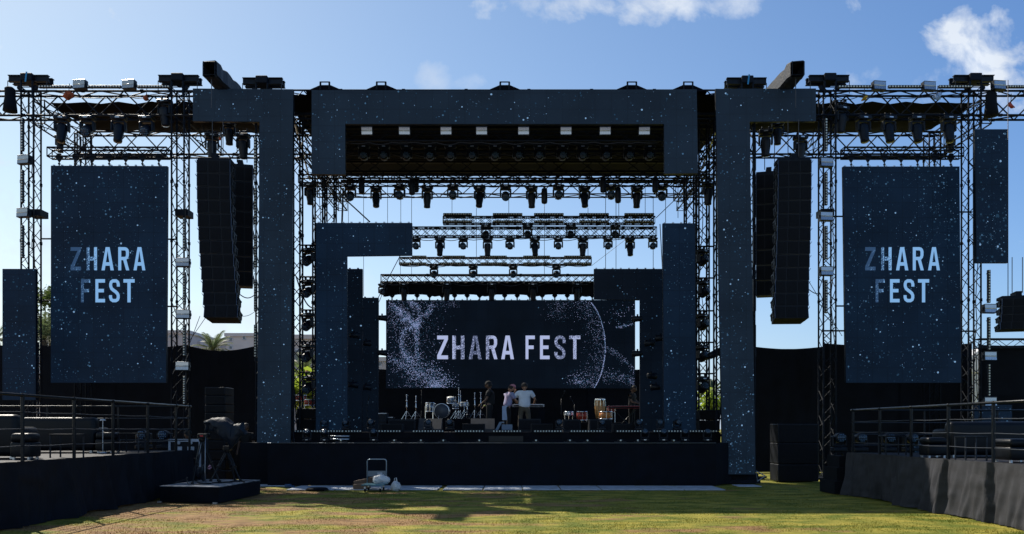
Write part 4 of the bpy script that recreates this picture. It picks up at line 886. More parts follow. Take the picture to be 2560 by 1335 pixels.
# ------------------------------------------------------------------ guest decks on both sides
def rod(mb, a, b, r, n=8): return mb.tube(a, b, r, n=n)
def deck(sgn):
    side = 'left' if sgn < 0 else 'right'; X = -8.62 if sgn < 0 else 8.75; zd = 1.13 if sgn < 0 else 1.09; y1 = 21.4 if sgn < 0 else 20.7; y0 = 9.5; Xo = sgn * 17
    t = thing('guest_deck', f'raised guest deck on the {side} with cloth skirt and sofas on top', 'deck', (X, y1, 0))
    MB().b2(X + sgn * .04, Xo, y0, y1, zd - .12, zd).build('floor', M['deckfloor'], t)
    mb = MB(); a, b = ((X, y0), (X, y1)) if sgn < 0 else ((X, y1), (X, y0))
    # the skirt hangs in bays between posts
    vs, fs = cloth(a, b, .02, zd + .012, 330, 26, .17 if sgn < 0 else .26, 4.4 if sgn < 0 else 8.8, .06, .12)
    vs2 = []
    for v in vs:
        k = (v.y - (y1 - .2)) / 1.5; f = math.cos(k * 2 * math.pi); amp = .16 * max(0, math.cos((k + .035 * math.sin(v.z * 3 + v.y)) * 2 * math.pi)) ** 26 * (1 - v.z / zd * .35)
        cr = .03 * max(0, math.sin(v.z * 9 + v.y * 2.2)) * max(0, noise.noise(Vector((v.y * 1.6, v.z * 2, 3 + sgn)))) * 2
        vs2.append(Vector((v.x - sgn * (amp + cr), v.y, v.z)))
    mb.add(vs2, fs, 0, True)
    vs, fs = cloth((X, y1), (Xo, y1), .02, zd, 60, 6, .03, 3) if sgn > 0 else cloth((Xo, y1), (X, y1), .02, zd, 60, 6, .03, 3)
    mb.add(vs, fs, 0, True); mb.build('skirt', M['skirt' if sgn > 0 else 'skirt_shaded'], t)
    # railing: posts every 1.5 m, a round top rail, three thin rails
    r = thing('deck_railing', f'black tube railing round the edge of the {side} guest deck', 'railing', (X, y1, zd))
    zt = 2.31 if sgn < 0 else 2.19; ys = [y1 - .15 - 1.5 * k for k in range(6)] if sgn > 0 else [y1, 20.55, 18.95, 17.3, 15.76, 14.1, 12.5]; xr = X + sgn * .05
    for y in ys:
        MB().b2(xr - .025, xr + .025, y - .025, y + .025, zd - .25 if sgn > 0 else zd, zt, bev=.004).tube((xr, y - .03, zt), (xr, y + .03, zt), .036, n=8).build('post', M['gloss'], r)
    rod(MB(), (xr, ys[0] + .1, zt), (xr, 9.6, zt), .028).build('top_rail', M['gloss'], r)
    for k in range(3):
        z = zd + (.27 + .27 * k if sgn > 0 else .28 + .30 * k); MB().path([(xr, ys[0], z)] + [(xr, (ys[i] + ys[i + 1]) / 2 if h else ys[i + 1], z - (.012 if h else 0)) for i in range(len(ys) - 1) for h in (1, 0)], .010, 6).build('rail', M['wire'], r)
    for k in range(4):
        X2 = xr + sgn * 1.9 * (k + 1); MB().b2(X2 - .02, X2 + .02, y1 - .06, y1 - .02, zd, zt).build('post', M['gloss'], r)
    for z, rr in ((zt, .026), (zt - .32, .01), (zt - .62, .01), (zt - .9, .01)): rod(MB(), (xr, y1 - .05, z), (Xo, y1 - .05, z), rr, 6).build('rail', M['gloss'] if rr > .02 else M['wire'], r)
    return zd
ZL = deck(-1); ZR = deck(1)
def sofa(label, x0, x1, y0, y1, z, h=.82):
    t = thing('sofa', label, 'sofa', ((x0 + x1) / 2, (y0 + y1) / 2, z))
    MB().b2(x0, x1, y0, y0 + .3, z + .05, z + h, bev=.10, seg=4).build('backrest', M['leather'], t)
    MB().b2(x0 + .02, x1 - .02, y0 + .28, y1, z + .06, z + .42, bev=.05, seg=3).build('seat', M['leather'], t)
    for a in (x0 + .13, x1 - .13): MB().b2(a - .13, a + .13, y0 + .1, y1, z + .05, z + .62, bev=.09, seg=4).build('armrest', M['leather'], t)
    for a in (x0 + .12, x1 - .12):
        for b in (y0 + .1, y1 - .1): MB().b2(a - .03, a + .03, b - .03, b + .03, z, z + .07).build('foot', M['alu'], t)
    return t
sofa('black leather sofa on the left deck, nearest the left photo edge', -11.8, -9.55, 15.3, 16.1, ZL, .86)
sofa('long black leather sofa on the left deck with its back to the lawn', -12.6, -10.08, 19.2, 20.0, ZL, .86)
sofa('black leather sofa on the right deck with its back to the lawn', 9.42, 12.3, 17.1, 17.9, ZR, .78)
def ottoman(label, x, y, z, w_=.5, h=.44):
    t = thing('ottoman', label, 'ottoman', (x, y, z))
    MB().b2(x - w_ / 2, x + w_ / 2, y, y + w_, z + .05, z + h * .66, bev=.03, seg=2).build('base', M['leather'], t); MB().b2(x - w_ / 2, x + w_ / 2, y, y + w_, z + h * .66, z + h, bev=.06, seg=3).build('cushion', M['leather'], t)
    for a in (-1, 1):
        for b in (.06, w_ - .06): MB().b2(x + a * (w_ / 2 - .05) - .02, x + a * (w_ / 2 - .05) + .02, y + b - .02, y + b + .02, z, z + .06).build('foot', M['alu'], t)
ottoman('small black ottoman between the two left deck sofas', -9.25, 14.95, ZL, .38, .5)
ottoman('small black ottoman at the right end of the long left sofa', -9.95 + .15, 19.1, ZL, .42, .5)
ottoman('black ottoman left of the right deck sofa', 9.1, 17.0, ZR, .42, .44)
ottoman('black ottoman by the right photo edge on the right deck', 9.35, 14.5, ZR, .55, .44)
def table(label, x, y, z, w_=.5, h=.46):
    t = thing('side_table', label, 'table', (x, y, z)); MB().b2(x - w_ / 2, x + w_ / 2, y, y + .4, z + h - .03, z + h, bev=.006).build('tabletop', M['gloss'], t)
    for a in (-1, 1):
        for b in (.02, .38): MB().b2(x + a * (w_ / 2 - .015) - .012, x + a * (w_ / 2 - .015) + .012, y + b - .012, y + b + .012, z, z + h - .03).build('leg', M['wire'], t)
table('thin legged side table beside the nearest left ottoman', -8.98 - .02, 15.9, ZL, .5, .48); table('thin legged side table at the end of the long left sofa', -9.75 + .4, 19.4, ZL, .5, .48)
table('thin legged table between right deck sofa and edge ottoman', 9.05, 15.5, ZR, .44, .48); table('thin legged table beyond the ottoman left of the right sofa', 8.98, 18.6, ZR, .5, .46)
t = thing('sign_stand', 'small white sign on a thin stand beside the long left sofa', 'sign', (-10.0 + .35, 19.0, ZL)); q = P(257, 1052, 19.0)
MB().tube((q.x, 19, ZL), (q.x, 19, q.z), .01).lathe([(.1, 0), (.09, .02)], (q.x, 19, ZL), 12).build('stand', M['alu'], t); MB().lathe([(.07, 0), (.05, .04)], (q.x, 19, q.z), 12).build('top', mat('white_paint', (.5, .52, .55), .5), t)

# floor standing moving lights
def upside(pr, x, y, D, label, grp, s_=.9, rz=0): return pr.place(P(x, y, D), label, grp, (R(180), 0, rz), s_)
FRU = mhead(R(88), False)
for i, (x, y, D) in enumerate(((360, 1128, 23.0), (412, 1128, 23.0))): upside(FRU, x, y, D, f'{("left", "right")[i]} one of two dark floor lights behind the left deck railing', 'floor lights behind the left deck', 1.0)
for i, (x, y, D) in enumerate(((2097, 1134, 23.4), (2149, 1134, 23.4), (2220, 1134, 23.4), (2276, 1134, 23.4))): upside(FRU, x, y, D, f'{ORD[i+1]} from the left of the dark floor lights behind the right deck', 'floor lights behind the right deck', 1.0)
for i, (x, y) in enumerate(((811, 1078), (866, 1078), (929, 1078), (1070, 1078), (1125, 1078), (1399, 1078), (1504, 1078), (1597, 1078), (1651, 1078), (1693, 1078))):
    upside(FRU, x, y, 25.15, f'{ORD[i+1]} from the left of the honeycomb floor lights along the stage front', 'floor lights along the stage front', .62, rl.uniform(-.25, .25))
for i, x in enumerate((768, 812, 935, 1612, 1658, 1712, 1768)):
    upside(HALF, x, 1106, 23.9, f'{ORD[i+1]} from the left of the dark lights on the lower stage apron', 'dark lights on the apron', .6, 3.14)
for i, (x, s_) in enumerate(((852, 1), (985, 1), (1052, .6), (1108, 1), (1198, .6), (1340, .6), (1425, 1), (1469, .6), (1552, 1), (1595, .6), (1685, 1))):
    q = P(x, 1106, 23.75); t = thing('small_floor_lamp', f'{ORD[i+1]} from the left of the small lamps on the apron edge', 'stage light', q, 'small lamps on the apron edge'); w_ = .17 * s_
    MB().b2(q.x - w_, q.x + w_, q.y, q.y + .15, q.z, q.z + .03).b2(q.x - w_ * .45, q.x + w_ * .45, q.y + .02, q.y + .12, q.z + .03, q.z + .09, bev=.01).build('body', M['black'], t)
    MB().lathe([(.028, 0), (.02, .008)], q + Vector((0, .018, .058)), 10, M=Matrix.Rotation(R(90), 3, 'X')).build('lens', M['led_lens'], t)
q = P(848, 1104, 23.9); t = thing('floor_blinder', 'tilted silver strip blinder lying on the left part of the apron', 'stage light', q)
for k in range(2): MB().tube(q + Vector((-.28, .02 + k * .1, .07 + k * .09)), q + Vector((.28, .02 + k * .1, .07 + k * .09)), .022, n=8).build('tube', M['alu'], t)
MB().box(q + Vector((0, .12, .11)), (.6, .22, .03), M=Matrix.Rotation(R(42), 3, 'X')).build('housing', M['black'], t)

# wedge monitors and low boxes on the stage floor
def wedge(label, x0, x1, y0, D, lit=False, side=0):
    a, b = PX(x0, D), PX(x1, D); zt = PZ(y0, D); h = zt - SF; t = thing('stage_monitor', label, 'stage monitor', ((a + b) / 2, D, SF), 'wedge monitors on stage')
    pr = [(D, SF), (D + .10, zt), (D + .42, zt - .02), (D + .62, SF + .16), (D + .62, SF)] if not lit else [(D, SF), (D, SF + .1), (D + .30, zt), (D + .52, zt - .02), (D + .56, SF)]
    n = 5; mb = MB(); vs = [(a, y, z) for y, z in pr] + [(b, y, z) for y, z in pr]
    mb.add(vs, [list(range(n))[::-1], list(range(n, 2 * n))] + [[i, (i + 1) % n, n + (i + 1) % n, n + i] for i in range(n)]); mb.build('cabinet', M['cabgrey'] if lit else M['cab'], t)
    MB().box(((a + b) / 2, D + (.19 if lit else .03), SF + h * .55), (b - a - .08, .012, h * .7), M=Matrix.Rotation(R(-50 if lit else -10), 3, 'X')).build('grille', M['grille'] if not lit else M['cabgrey'], t)
    if side:
        s_ = b if side > 0 else a; MB().b2(s_ - .006, s_ + .006, D + .2, D + .34, SF + .1, SF + .18).build('handle', M['gloss'], t)
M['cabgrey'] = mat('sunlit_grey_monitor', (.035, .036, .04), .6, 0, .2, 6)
for i, (a, b, y, D, l_) in enumerate(((970, 1037, 1048, 26.4, 0), (1045, 1103, 1046, 26.6, 1), (1176, 1236, 1046, 26.6, 1), (1296, 1352, 1047, 26.6, 0), (1408, 1452, 1048, 26.6, 0), (1474, 1531, 1048, 26.4, 0))):
    wedge(f'{ORD[i+1]} from the left of the large wedge monitors', a, b, y, D, bool(l_), 1)
for i, (a, b) in enumerate(((952, 1006), (1156, 1212), (1328, 1382), (1533, 1588))):
    D = 25.3; o = MB().b2(PX(a, D), PX(b, D), D, D + .45, SF, PZ(1059, D), bev=.012).build('cabinet', M['cab']); 
    X0, X1 = PX(a, D), PX(b, D); t = thing('low_speaker', f'{ORD[i+1]} from the left of the low flat speakers before the monitors', 'stage speaker', ((X0 + X1) / 2, D, SF), 'low flat speakers at the stage front')
    o.parent = t; o.data.transform(Matrix.Translation(-t.location)); MB().b2(X0 + .03, X1 - .03, D - .012, D - .002, SF + .02, PZ(1061, D)).build('grille', M['grille'], t)
for i, (a, b, y, D) in enumerate(((946, 966, 1032, 26.6), (967, 982, 1042, 26.9))):
    X0, X1 = PX(a, D), PX(b, D); t = thing('amp_rack', ('taller', 'shorter')[i] + ' grey edged amplifier case at the left stage front', 'amplifier case', ((X0 + X1) / 2, D, SF))
    MB().b2(X0, X1, D, D + .5, SF, PZ(y, D), bev=.01).build('case', M['cab'], t); zt = PZ(y, D)
    for z in (SF + .02, zt - .02): MB().b2(X0 - .005, X1 + .005, D - .012, D + .0, z - .015, z + .015).build('edge_trim', M['rim'], t)
    for k in range(3): MB().b2(X0 + .04, X1 - .04, D - .014, D, SF + .1 + k * .12, SF + .17 + k * .12).build('rack_unit', M['truss_worn'], t)
# stairs in front of the centre, seen between the people
q = P(1258, 1076, 26.2); t = thing('white_easel', 'small pale A-shaped stand beside the pink capped person', 'stand', (q.x, q.y, SF)); MB().prism([(q.x - .3, SF), (q.x - .2, SF), (q.x - .05, SF + .3), (q.x + .05, SF + .3), (q.x + .02, SF + .34), (q.x - .12, SF + .34)], q.y, q.y + .03).b2(q.x - .05, q.x + .3, q.y + .04, q.y + .07, SF + .02, SF + .25).build('frame', mat('blue_grey_paint', (.13, .19, .27), .5), t)

# ------------------------------------------------------------------ drum kit and percussion
DZ = SF + .5
def stand3(mb, p, h, spread=.28, r=.011, top=True):
    p = Vector(p); mb.tube(p + Vector((0, 0, .12)), p + Vector((0, 0, h)), r, n=8)
    for k in range(3):
        a = k * 2.094 + .5; mb.tube(p + Vector((0, 0, .34)), p + Vector((spread * math.cos(a), spread * math.sin(a), .01)), r * .8, n=6); mb.tube(p + Vector((0, 0, .16)), p + Vector((spread * .5 * math.cos(a), spread * .5 * math.sin(a), .17)), r * .6, n=5)
    mb.lathe([(r * 2, -.03), (r * 2.2, 0), (r * 2, .03)], p + Vector((0, 0, h * .55)), 8); mb.lathe([(r * 2, -.03), (r * 2.2, 0), (r * 2, .03)], p + Vector((0, 0, h * .8)), 8)
    return mb
def drum(name, par, c, r, d, Mx, shell, head, lugs=8):
    o = MB().lathe([(r, -d / 2), (r, d / 2)], c, 24, M=Mx).build(name, shell, par)
    for s_ in (-1, 1):
        MB().lathe([(r * .96, s_ * (d / 2 + .002)), (r * .94, s_ * (d / 2 + .012)), (.01, s_ * (d / 2 + .012))], c, 24, M=Mx).build('drum_head', head, o)
        MB().lathe([(r * 1.0, s_ * d / 2 - .02), (r * 1.045, s_ * d / 2 - .02), (r * 1.045, s_ * d / 2 + .02), (r * .97, s_ * d / 2 + .02)], c, 24, M=Mx, caps=False).build('hoop', M['chrome'], o)
    mb = MB()
    for k in range(lugs):
        a = k * 6.283 / lugs; mb.tube(Vector(c) + Mx @ Vector((r * 1.03 * math.cos(a), r * 1.03 * math.sin(a), -d / 2)), Vector(c) + Mx @ Vector((r * 1.03 * math.cos(a), r * 1.03 * math.sin(a), d / 2)), .007, n=4)
    mb.build('tension_rods', M['chrome'], o); return o
I3 = Matrix.Identity(3); RX = Matrix.Rotation(R(90), 3, 'X')
M['shell'] = mat('silver_drum_shell', (.22, .25, .30), .28, .6, .15, 6); M['dhead'] = mat('dark_drum_head', (.05, .06, .08), .4, 0, .1, 4); M['whead'] = mat('white_drum_head', (.55, .55, .52), .5)
kit = thing('drum_kit', 'chrome and silver drum kit on the low riser', 'drum kit', P(1105, 1046, 31.6))
D = 31.5; q = P(1105, 1025, D)
drum('bass_drum', kit, (q.x, D, DZ + .30), .30, .42, RX @ I3, M['shell'], M['dhead'], 10)
q = P(1080, 1020, D); drum('floor_tom', kit, (q.x - .05, D - .1, DZ + .45), .19, .34, I3, M['shell'], M['whead']); q2 = q.x - .05
for k in range(3): MB().tube((q2 + .2 * math.cos(k * 2.1 - 1), D - .1 + .2 * math.sin(k * 2.1 - 1), DZ), (q2 + .2 * math.cos(k * 2.1 - 1), D - .1 + .2 * math.sin(k * 2.1 - 1), DZ + .5), .01).build('leg', M['chrome'], kit)
q = P(1126, 1000, D); drum('rack_tom', kit, (q.x, D + .1, q.z), .15, .22, Matrix.Rotation(R(14), 3, 'X'), M['shell'], M['whead'])
q = P(1139, 1012, D); drum('rack_tom', kit, (q.x, D, q.z - .05), .13, .18, Matrix.Rotation(R(12), 3, 'X'), M['shell'], M['whead'])
q = P(1160, 1010, D); drum('snare_drum', kit, (q.x, D + .2, q.z), .17, .13, Matrix.Rotation(R(6), 3, 'X'), M['chrome'], M['whead']); stand3(MB(), (q.x, D + .2, DZ), .55, .22).build('snare_stand', M['chrome'], kit)
for i, (x, y) in enumerate(((1138, 990), (1150, 975))): q = P(x, y, D); stand3(MB(), (q.x, D + .35, DZ), q.z - DZ, .25, .011).build('tom_stand', M['chrome'], kit)
q = P(1100, 1030, D); stand3(MB(), (q.x, D - .6, SF), .62, .1, .008).build('pedal', M['chrome'], kit)
for i, (x, yt, D2, z0) in enumerate(((1017, 990, 30.6, SF + .45), (1040, 993, 30.9, SF + .45), (1147, 972, 32.0, DZ), (1187, 985, 31.2, SF + .5), (1202, 984, 31.4, SF + .5), (1168, 1004, 31.6, DZ))):
    q = P(x, yt, D2); o = stand3(MB(), (q.x, D2, z0), q.z - z0, .26, .015)
    o.lathe([(.012, 0), (.03, .02), (.028, .05), (.01, .06)], (q.x, D2, q.z), 8)
    tag(o.build('cymbal_stand', M['chrome']), f'{ORD[i+1]} bare chrome cymbal stand in the drum area, {("leftmost", "second from the left", "behind the toms", "left of the right pair", "right of the right pair", "low beside the snare")[i]}'.replace(f'{ORD[i+1]} ', ''), 'cymbal stand', 'bare cymbal stands around the drum kit')
# microphone stands
for i, (x, yt, D2, z0, dx) in enumerate(((1054, 968, 32.2, DZ, 14), (1403, 990, 29.5, SF, 8), (1436, 1005, 29.6, SF, -10), (918, 1004, 26.5, SF, 6), (1700, 985, 26.6, SF, -8))):
    q = P(x, yt, D2); t = thing('microphone_stand', f'thin black microphone stand {("behind the drum kit", "left of the congas", "just left of the red drum", "before the left stage column", "before the right stage column")[i]}', 'microphone stand', (q.x, D2, z0))
    stand3(MB(), (q.x, D2, z0), q.z - z0 - .1, .28, .009).build('stand', M['gloss'], t); b = q + Vector((dx * D2 / F, -.1, .15)); MB().tube(q - Vector((0, 0, .1)), b, .007, n=6).build('boom', M['gloss'], t)
    MB().lathe([(.012, -.09), (.018, 0), (.027, .03), (.02, .06)], b, 10).build('microphone', M['truss_worn'], t)
M['wood'] = mat('honey_wood', (.42, .22, .07), .35, 0, .35, 3, stretch=(6, 6, .6)); M['orangewood'] = mat('orange_lacquer', (.55, .20, .05), .3, 0, .25, 4); M['redlac'] = mat('red_lacquer', (.28, .03, .015), .3, 0, .2, 4)
q = P(1500, 1046, 30.5); t = thing('conga', 'tall honey coloured conga drum', 'conga', q); zt = PZ(999, 30.5); zb = PZ(1046, 30.5); h = zt - zb
MB().lathe([(.15, 0), (.185, h * .25), (.205, h * .55), (.19, h * .85), (.18, h)], (q.x, 30.5, zb), 22).build('shell', M['wood'], t); MB().lathe([(.19, 0), (.2, .02), (.2, .05), (.17, .06), (.01, .062)], (q.x, 30.5, zt - .02), 22).build('drum_head', M['whead'], t)
MB().lathe([(.21, -.02), (.215, 0), (.21, .03)], (q.x, 30.5, zt - .02), 22, caps=False).build('hoop', M['chrome'], t)
for k in range(5): a = -2.8 + k * .6; MB().tube((q.x + .215 * math.cos(a), 30.5 + .215 * math.sin(a), zt - .25), (q.x + .21 * math.cos(a), 30.5 + .21 * math.sin(a), zt), .008, n=4).build('lug', M['chrome'], t)
def tomthing(x, yt, yb, D, r, label, m):
    q = P(x, yb, D); h = PZ(yt, D) - q.z; t = thing('hand_drum', label, 'drum', q); drum('shell', t, (q.x, D, q.z + h / 2 + .02), r, h, I3, m, M['whead']); 
    for k in range(3): MB().tube((q.x + r * math.cos(k * 2.1 - .6), D + r * math.sin(k * 2.1 - .6), SF + .35), (q.x + r * math.cos(k * 2.1 - .6), D + r * math.sin(k * 2.1 - .6), q.z + .02), .01).build('leg', M['chrome'], t)
tomthing(1514, 1031, 1049, 29.2, .24, 'short orange drum with chrome hoop before the conga', M['orangewood'])
tomthing(1455, 1031, 1052, 29.6, .20, 'red lacquered floor drum left of the conga', M['redlac'])
tomthing(1528, 1020, 1032, 31.0, .16, 'dark red drum right of the conga', M['redlac'])
tomthing(1422, 1031, 1039, 29.8, .17, 'shallow chrome snare left of the red drum', M['chrome'])
tomthing(752, 990, 1003, 29.6, .2, 'dark red drum on the cases left of the stage', M['redlac'])
tomthing(775, 1001, 1015, 29.0, .2, 'low chrome hooped drum left of the stage', M['redlac'])
def keys(x0, x1, y, D, label, m, legs=True):
    a, b = PX(x0, D), PX(x1, D); z = PZ(y, D); t = thing('keyboard', label, 'keyboard', ((a + b) / 2, D, SF)); MB().b2(a, b, D, D + .34, z - .05, z + .05, bev=.012).build('body', m, t)
    MB().b2(a + .06, b - .06, D + .16, D + .32, z + .052, z + .062).build('keys', M['whead'], t); MB().b2(a + .05, b - .05, D - .012, D - .002, z - .03, z + .02).build('back_panel', M['gloss'], t)
    for s_ in (-1, 1): MB().tube((a + .2 if s_ < 0 else b - .2, D + .15, z - .05), (b - .25 if s_ < 0 else a + .25, D + .15, SF), .018, n=8).build('leg', M['gloss'], t)
keys(1281, 1361, 1014, 30.3, 'white and grey keyboard on a stand before the man in white', M['board'])
keys(1520, 1606, 1018, 30.8, 'red keyboard at the right side of the stage', mat('red_plastic', (.25, .01, .02), .35))
tag(MB().b2(PX(1242, 30), PX(1362, 30), 30.25, 30.27, SF, PZ(1020, 30)).b2(PX(1242, 30), PX(1250, 30), 30.27, 30.8, SF, PZ(1020, 30)).build('keyboard_drape', M['cloth']), 'black drape hanging below the white keyboard', 'drape')

# ------------------------------------------------------------------ people
def skin_mesh(joints, edges, root=0, sub=1):
    me = bpy.data.meshes.new('tmp'); me.from_pydata([j[0] for j in joints], edges, []); o = bpy.data.objects.new('tmp', me); C.objects.link(o)
    o.modifiers.new('s', 'SKIN'); 
    if not me.skin_vertices: me.attributes
    sv = me.skin_vertices[0].data if len(me.skin_vertices) else None
    if sv is None: raise RuntimeError('no skin layer')
    for i, j in enumerate(joints): r = j[1]; sv[i].radius = r if isinstance(r, tuple) else (r, r); sv[i].use_root = (i == root)
    u = o.modifiers.new('u', 'SUBSURF'); u.levels = u.render_levels = sub
    dg = bpy.context.evaluated_depsgraph_get(); dg.update(); ev = o.evaluated_get(dg); m2 = ev.to_mesh()
    vs = [v.co.copy() for v in m2.vertices]; fs = [list(p.vertices) for p in m2.polygons]; ev.to_mesh_clear(); bpy.data.objects.remove(o); bpy.data.meshes.remove(me)
    return vs, fs
def person(label, x, D, z0, h, rz, pose, skin, shirt, pants, hair, cap=None, sleeves=True, shoes=None, tail=None):
    """pose: elbow/wrist offsets for both arms, head turn/tilt; figure faces +y before rz"""
    k = h / 1.75; bulk = pose.get('bulk', 1.08); t = thing('person', label, 'person', (PX(x, D), D, z0)); Mz = Matrix.Rotation(rz, 3, 'Z'); lean = pose.get('lean', 0)
    def W(p): p = Vector(p); p.x *= bulk; p.y *= bulk; p.y += lean * max(0, p.z - .9); return Mz @ (p * k)
    O = Vector((PX(x, D), D, z0)); Jd = [((0, 0, .95), (.125, .10)), ((0, 0, 1.12), (.12, .085)), ((0, -.01, 1.32), (.15, .10)), ((0, -.01, 1.44), (.10, .075)), ((0, 0, 1.50), .055), ((0, .015, 1.56), .055)]
    E = [(0, 1), (1, 2), (2, 3), (3, 4), (4, 5)]; AR = {}
    for s_, nm in ((-1, 'L'), (1, 'R')):
        el, wr = pose[nm]; b = len(Jd); sh = (s_ * .18, -.01, 1.42); ha = Vector(wr) + (Vector(wr) - Vector(el)).normalized() * .07
        Jd += [(sh, .055), (el, .042), (wr, .028), (tuple(ha), (.036, .018))]; E += [(3, b), (b, b + 1), (b + 1, b + 2), (b + 2, b + 3)]; AR[nm] = (sh, el)
        dr = (Vector(wr) - Vector(el)).normalized(); sd_ = dr.cross(Vector((0, 1, .2))).normalized(); dn = dr.cross(sd_)
        for f in range(4):                          # four fingers and a thumb, slightly curled
            o_ = (f - 1.5) * .017; base = ha + sd_ * o_ + dr * .02; c1 = base + dr * (.035 - abs(f - 1.3) * .004); c2 = c1 + dr * .022 + dn * .012
            n_ = len(Jd); Jd += [(tuple(c1), .0085), (tuple(c2), .007)]; E += [(b + 3, n_), (n_, n_ + 1)]
        n_ = len(Jd); Jd += [(tuple(ha + sd_ * s_ * .035 + dr * .0), .009), (tuple(ha + sd_ * s_ * .05 + dr * .03), .008)]; E += [(b + 2, n_), (n_, n_ + 1)]
    LG = []
    for s_ in (-1, 1):
        b = len(Jd); st = pose.get('step', 0) * s_; kn = (s_ * .11, .02 + st * .5, .50); an = (s_ * .12, -.02 + st, .09)
        Jd += [((s_ * .09, 0, .88), .085), (kn, .055), (an, .038), ((s_ * .13, .14 + st, .035), (.04, .025))]; E += [(0, b), (b, b + 1), (b + 1, b + 2), (b + 2, b + 3)]; LG.append((kn, an))
    vs, fs = skin_mesh([(W(p), tuple(c * k for c in r) if isinstance(r, tuple) else r * k) for p, r in Jd], E)
    mb = MB().add([v + O for v in vs], fs, 0, True)
    # head with brow, nose, chin, ears
    hs = 1.12; hd = Vector((0, .03, 1.66)); Rh = Matrix.Rotation(pose.get('turn', 0), 3, 'Z') @ Matrix.Rotation(pose.get('nod', 0), 3, 'X')
    HV = []; n = 18; m = 12
    for j in range(m + 1):
        th = math.pi * j / m
        for i in range(n):
            ph = 6.2831853 * i / n; X = math.sin(th) * math.cos(ph) * .077; Y = math.sin(th) * math.sin(ph) * .098; Z = math.cos(th) * .118; X *= hs; Y *= hs; Z *= hs
            if Z < 0: X *= 1 + Z * 2.2; Y *= 1 + Z * 1.0
            if Y > 0 and Z < 0: Y += .012 * min(1, -Z * 14)
            if Y > .075 and abs(X) < .022 and -.05 < Z < .03: Y += .026
            if Y > .06 and .02 < abs(X) < .05 and 0 < Z < .035: Y -= .008
            HV.append(Vector((X, Y, Z)))
    HF = [[j * n + i, j * n + (i + 1) % n, (j + 1) * n + (i + 1) % n, (j + 1) * n + i] for j in range(m) for i in range(n)]
    mb.add([W(hd + Rh @ v) + O for v in HV], HF, 0, True)
    for s_ in (-1, 1): mb.add([W(hd + Rh @ (Vector((s_ * .078, -.005, 0)) + Vector((s_ * .012 * math.cos(a), .016 * math.cos(a), .03 * math.sin(a))))) + O for a in [q_ * .785 for q_ in range(8)]], [list(range(8))], 0)
    body = mb.build('body', skin, t)
    for s_ in (-1, 1): MB().lathe([(.004, -.008), (.011, 0), (.004, .008)], W(hd + Rh @ Vector((s_ * .032, .088, .012))) + O, 8).build('eye', M['gloss'], body)
    MB().box(W(hd + Rh @ Vector((0, .098, -.062))) + O, (.045, .01, .009), M=Mz @ Rh).build('mouth', M['redlac'], body)
    # hair or cap
    hv = [W(hd + Rh @ (Vector((v.x * 1.09, v.y * 1.07 - .006, v.z * 1.07 + .004)))) + O for v in HV]
    hf = [f for f in HF if all((HV[q_].z > .035 if HV[q_].y > .03 else HV[q_].z > -.085) for q_ in f)]
    MB().add(hv, hf, 0, True).build('hair', hair, body)
    if cap:
        cv = [W(hd + Rh @ (Vector((v.x * 1.16, v.y * 1.13, v.z * 1.13 + .008)))) + O for v in HV]; MB().add(cv, [f for f in HF if all(HV[q_].z > .028 for q_ in f)], 0, True).build('cap', cap, t); cm = MB()
        pts = [Rh @ Vector((.07 * math.cos(a), .075 + .095 * math.sin(a), .035 - .018 * math.sin(a))) for a in [q_ * math.pi / 8 for q_ in range(9)]]
        cm.add([W(hd + p) + O for p in pts] + [W(hd + p + Vector((0, 0, .008))) + O for p in pts], [list(range(9))[::-1], list(range(9, 18))] + [[i, i + 1, 10 + i, 9 + i] for i in range(8)]); cm.build('cap_brim', cap, t)
    # shirt
    SJ = [((0, 0, pose.get('hem', .91)), (.180, .135)), ((0, 0, 1.10), (.172, .132)), ((0, -.01, 1.30), (.185, .130)), ((0, -.01, 1.42), (.135, .10)), ((0, 0, 1.485), (.068, .062))]; SE = [(0, 1), (1, 2), (2, 3), (3, 4)]
    for nm in 'LR':
        sh, el = AR[nm]; b = len(SJ); md = Vector(sh).lerp(Vector(el), .72 if sleeves else .95); SJ += [(sh, .084), (tuple(md), .078)]; SE += [(3, b), (b, b + 1)]
    vs, fs = skin_mesh([(W(p), (r[0] * k * bulk, r[1] * k * bulk) if isinstance(r, tuple) else r * k * (1 + bulk) / 2) for p, r in SJ], SE, sub=2)
    vs = [v + O + .008 * Vector((noise.noise(v * 9), noise.noise(v * 9 + Vector((3, 1, 1))), 0)) for v in vs]; MB().add(vs, fs, 0, True).build('shirt', shirt, t)
    PJ = [((0, 0, 1.0), (.14, .112)), ((0, 0, .92), (.14, .11))]; PE = [(0, 1)]
    for s_, (kn, an) in zip((-1, 1), LG):
        b = len(PJ); PJ += [((s_ * .085, 0, .84), .098), (kn, .075), ((an[0], an[1], an[2] + .03), .068)]; PE += [(1, b), (b, b + 1), (b + 1, b + 2)]
    vs, fs = skin_mesh([(W(p), (r[0] * k * bulk, r[1] * k * bulk) if isinstance(r, tuple) else r * k * (1 + bulk) / 2) for p, r in PJ], PE, sub=2); MB().add([v + O for v in vs], fs, 0, True).build('trousers', pants, t)
    for s_, (kn, an) in zip((-1, 1), LG): 
        c = W((an[0], an[1] + .07, .045)) + O; MB().box(c, (.095 * k, .27 * k, .085 * k), M=Mz, bev=.025, seg=2).build('shoe', shoes or M['gloss'], t)
    return t, W, O
black_c = mat('black_cotton', (.006, .007, .009), .9); white_c = mat('white_cotton', (.70, .76, .84), .8, 0, .08, 6, .3, 9); khaki = mat('khaki_cotton', (.085, .07, .05), .85, 0, .2, 6); pink_c = mat('pink_cap_cloth', (.55, .22, .26), .8)
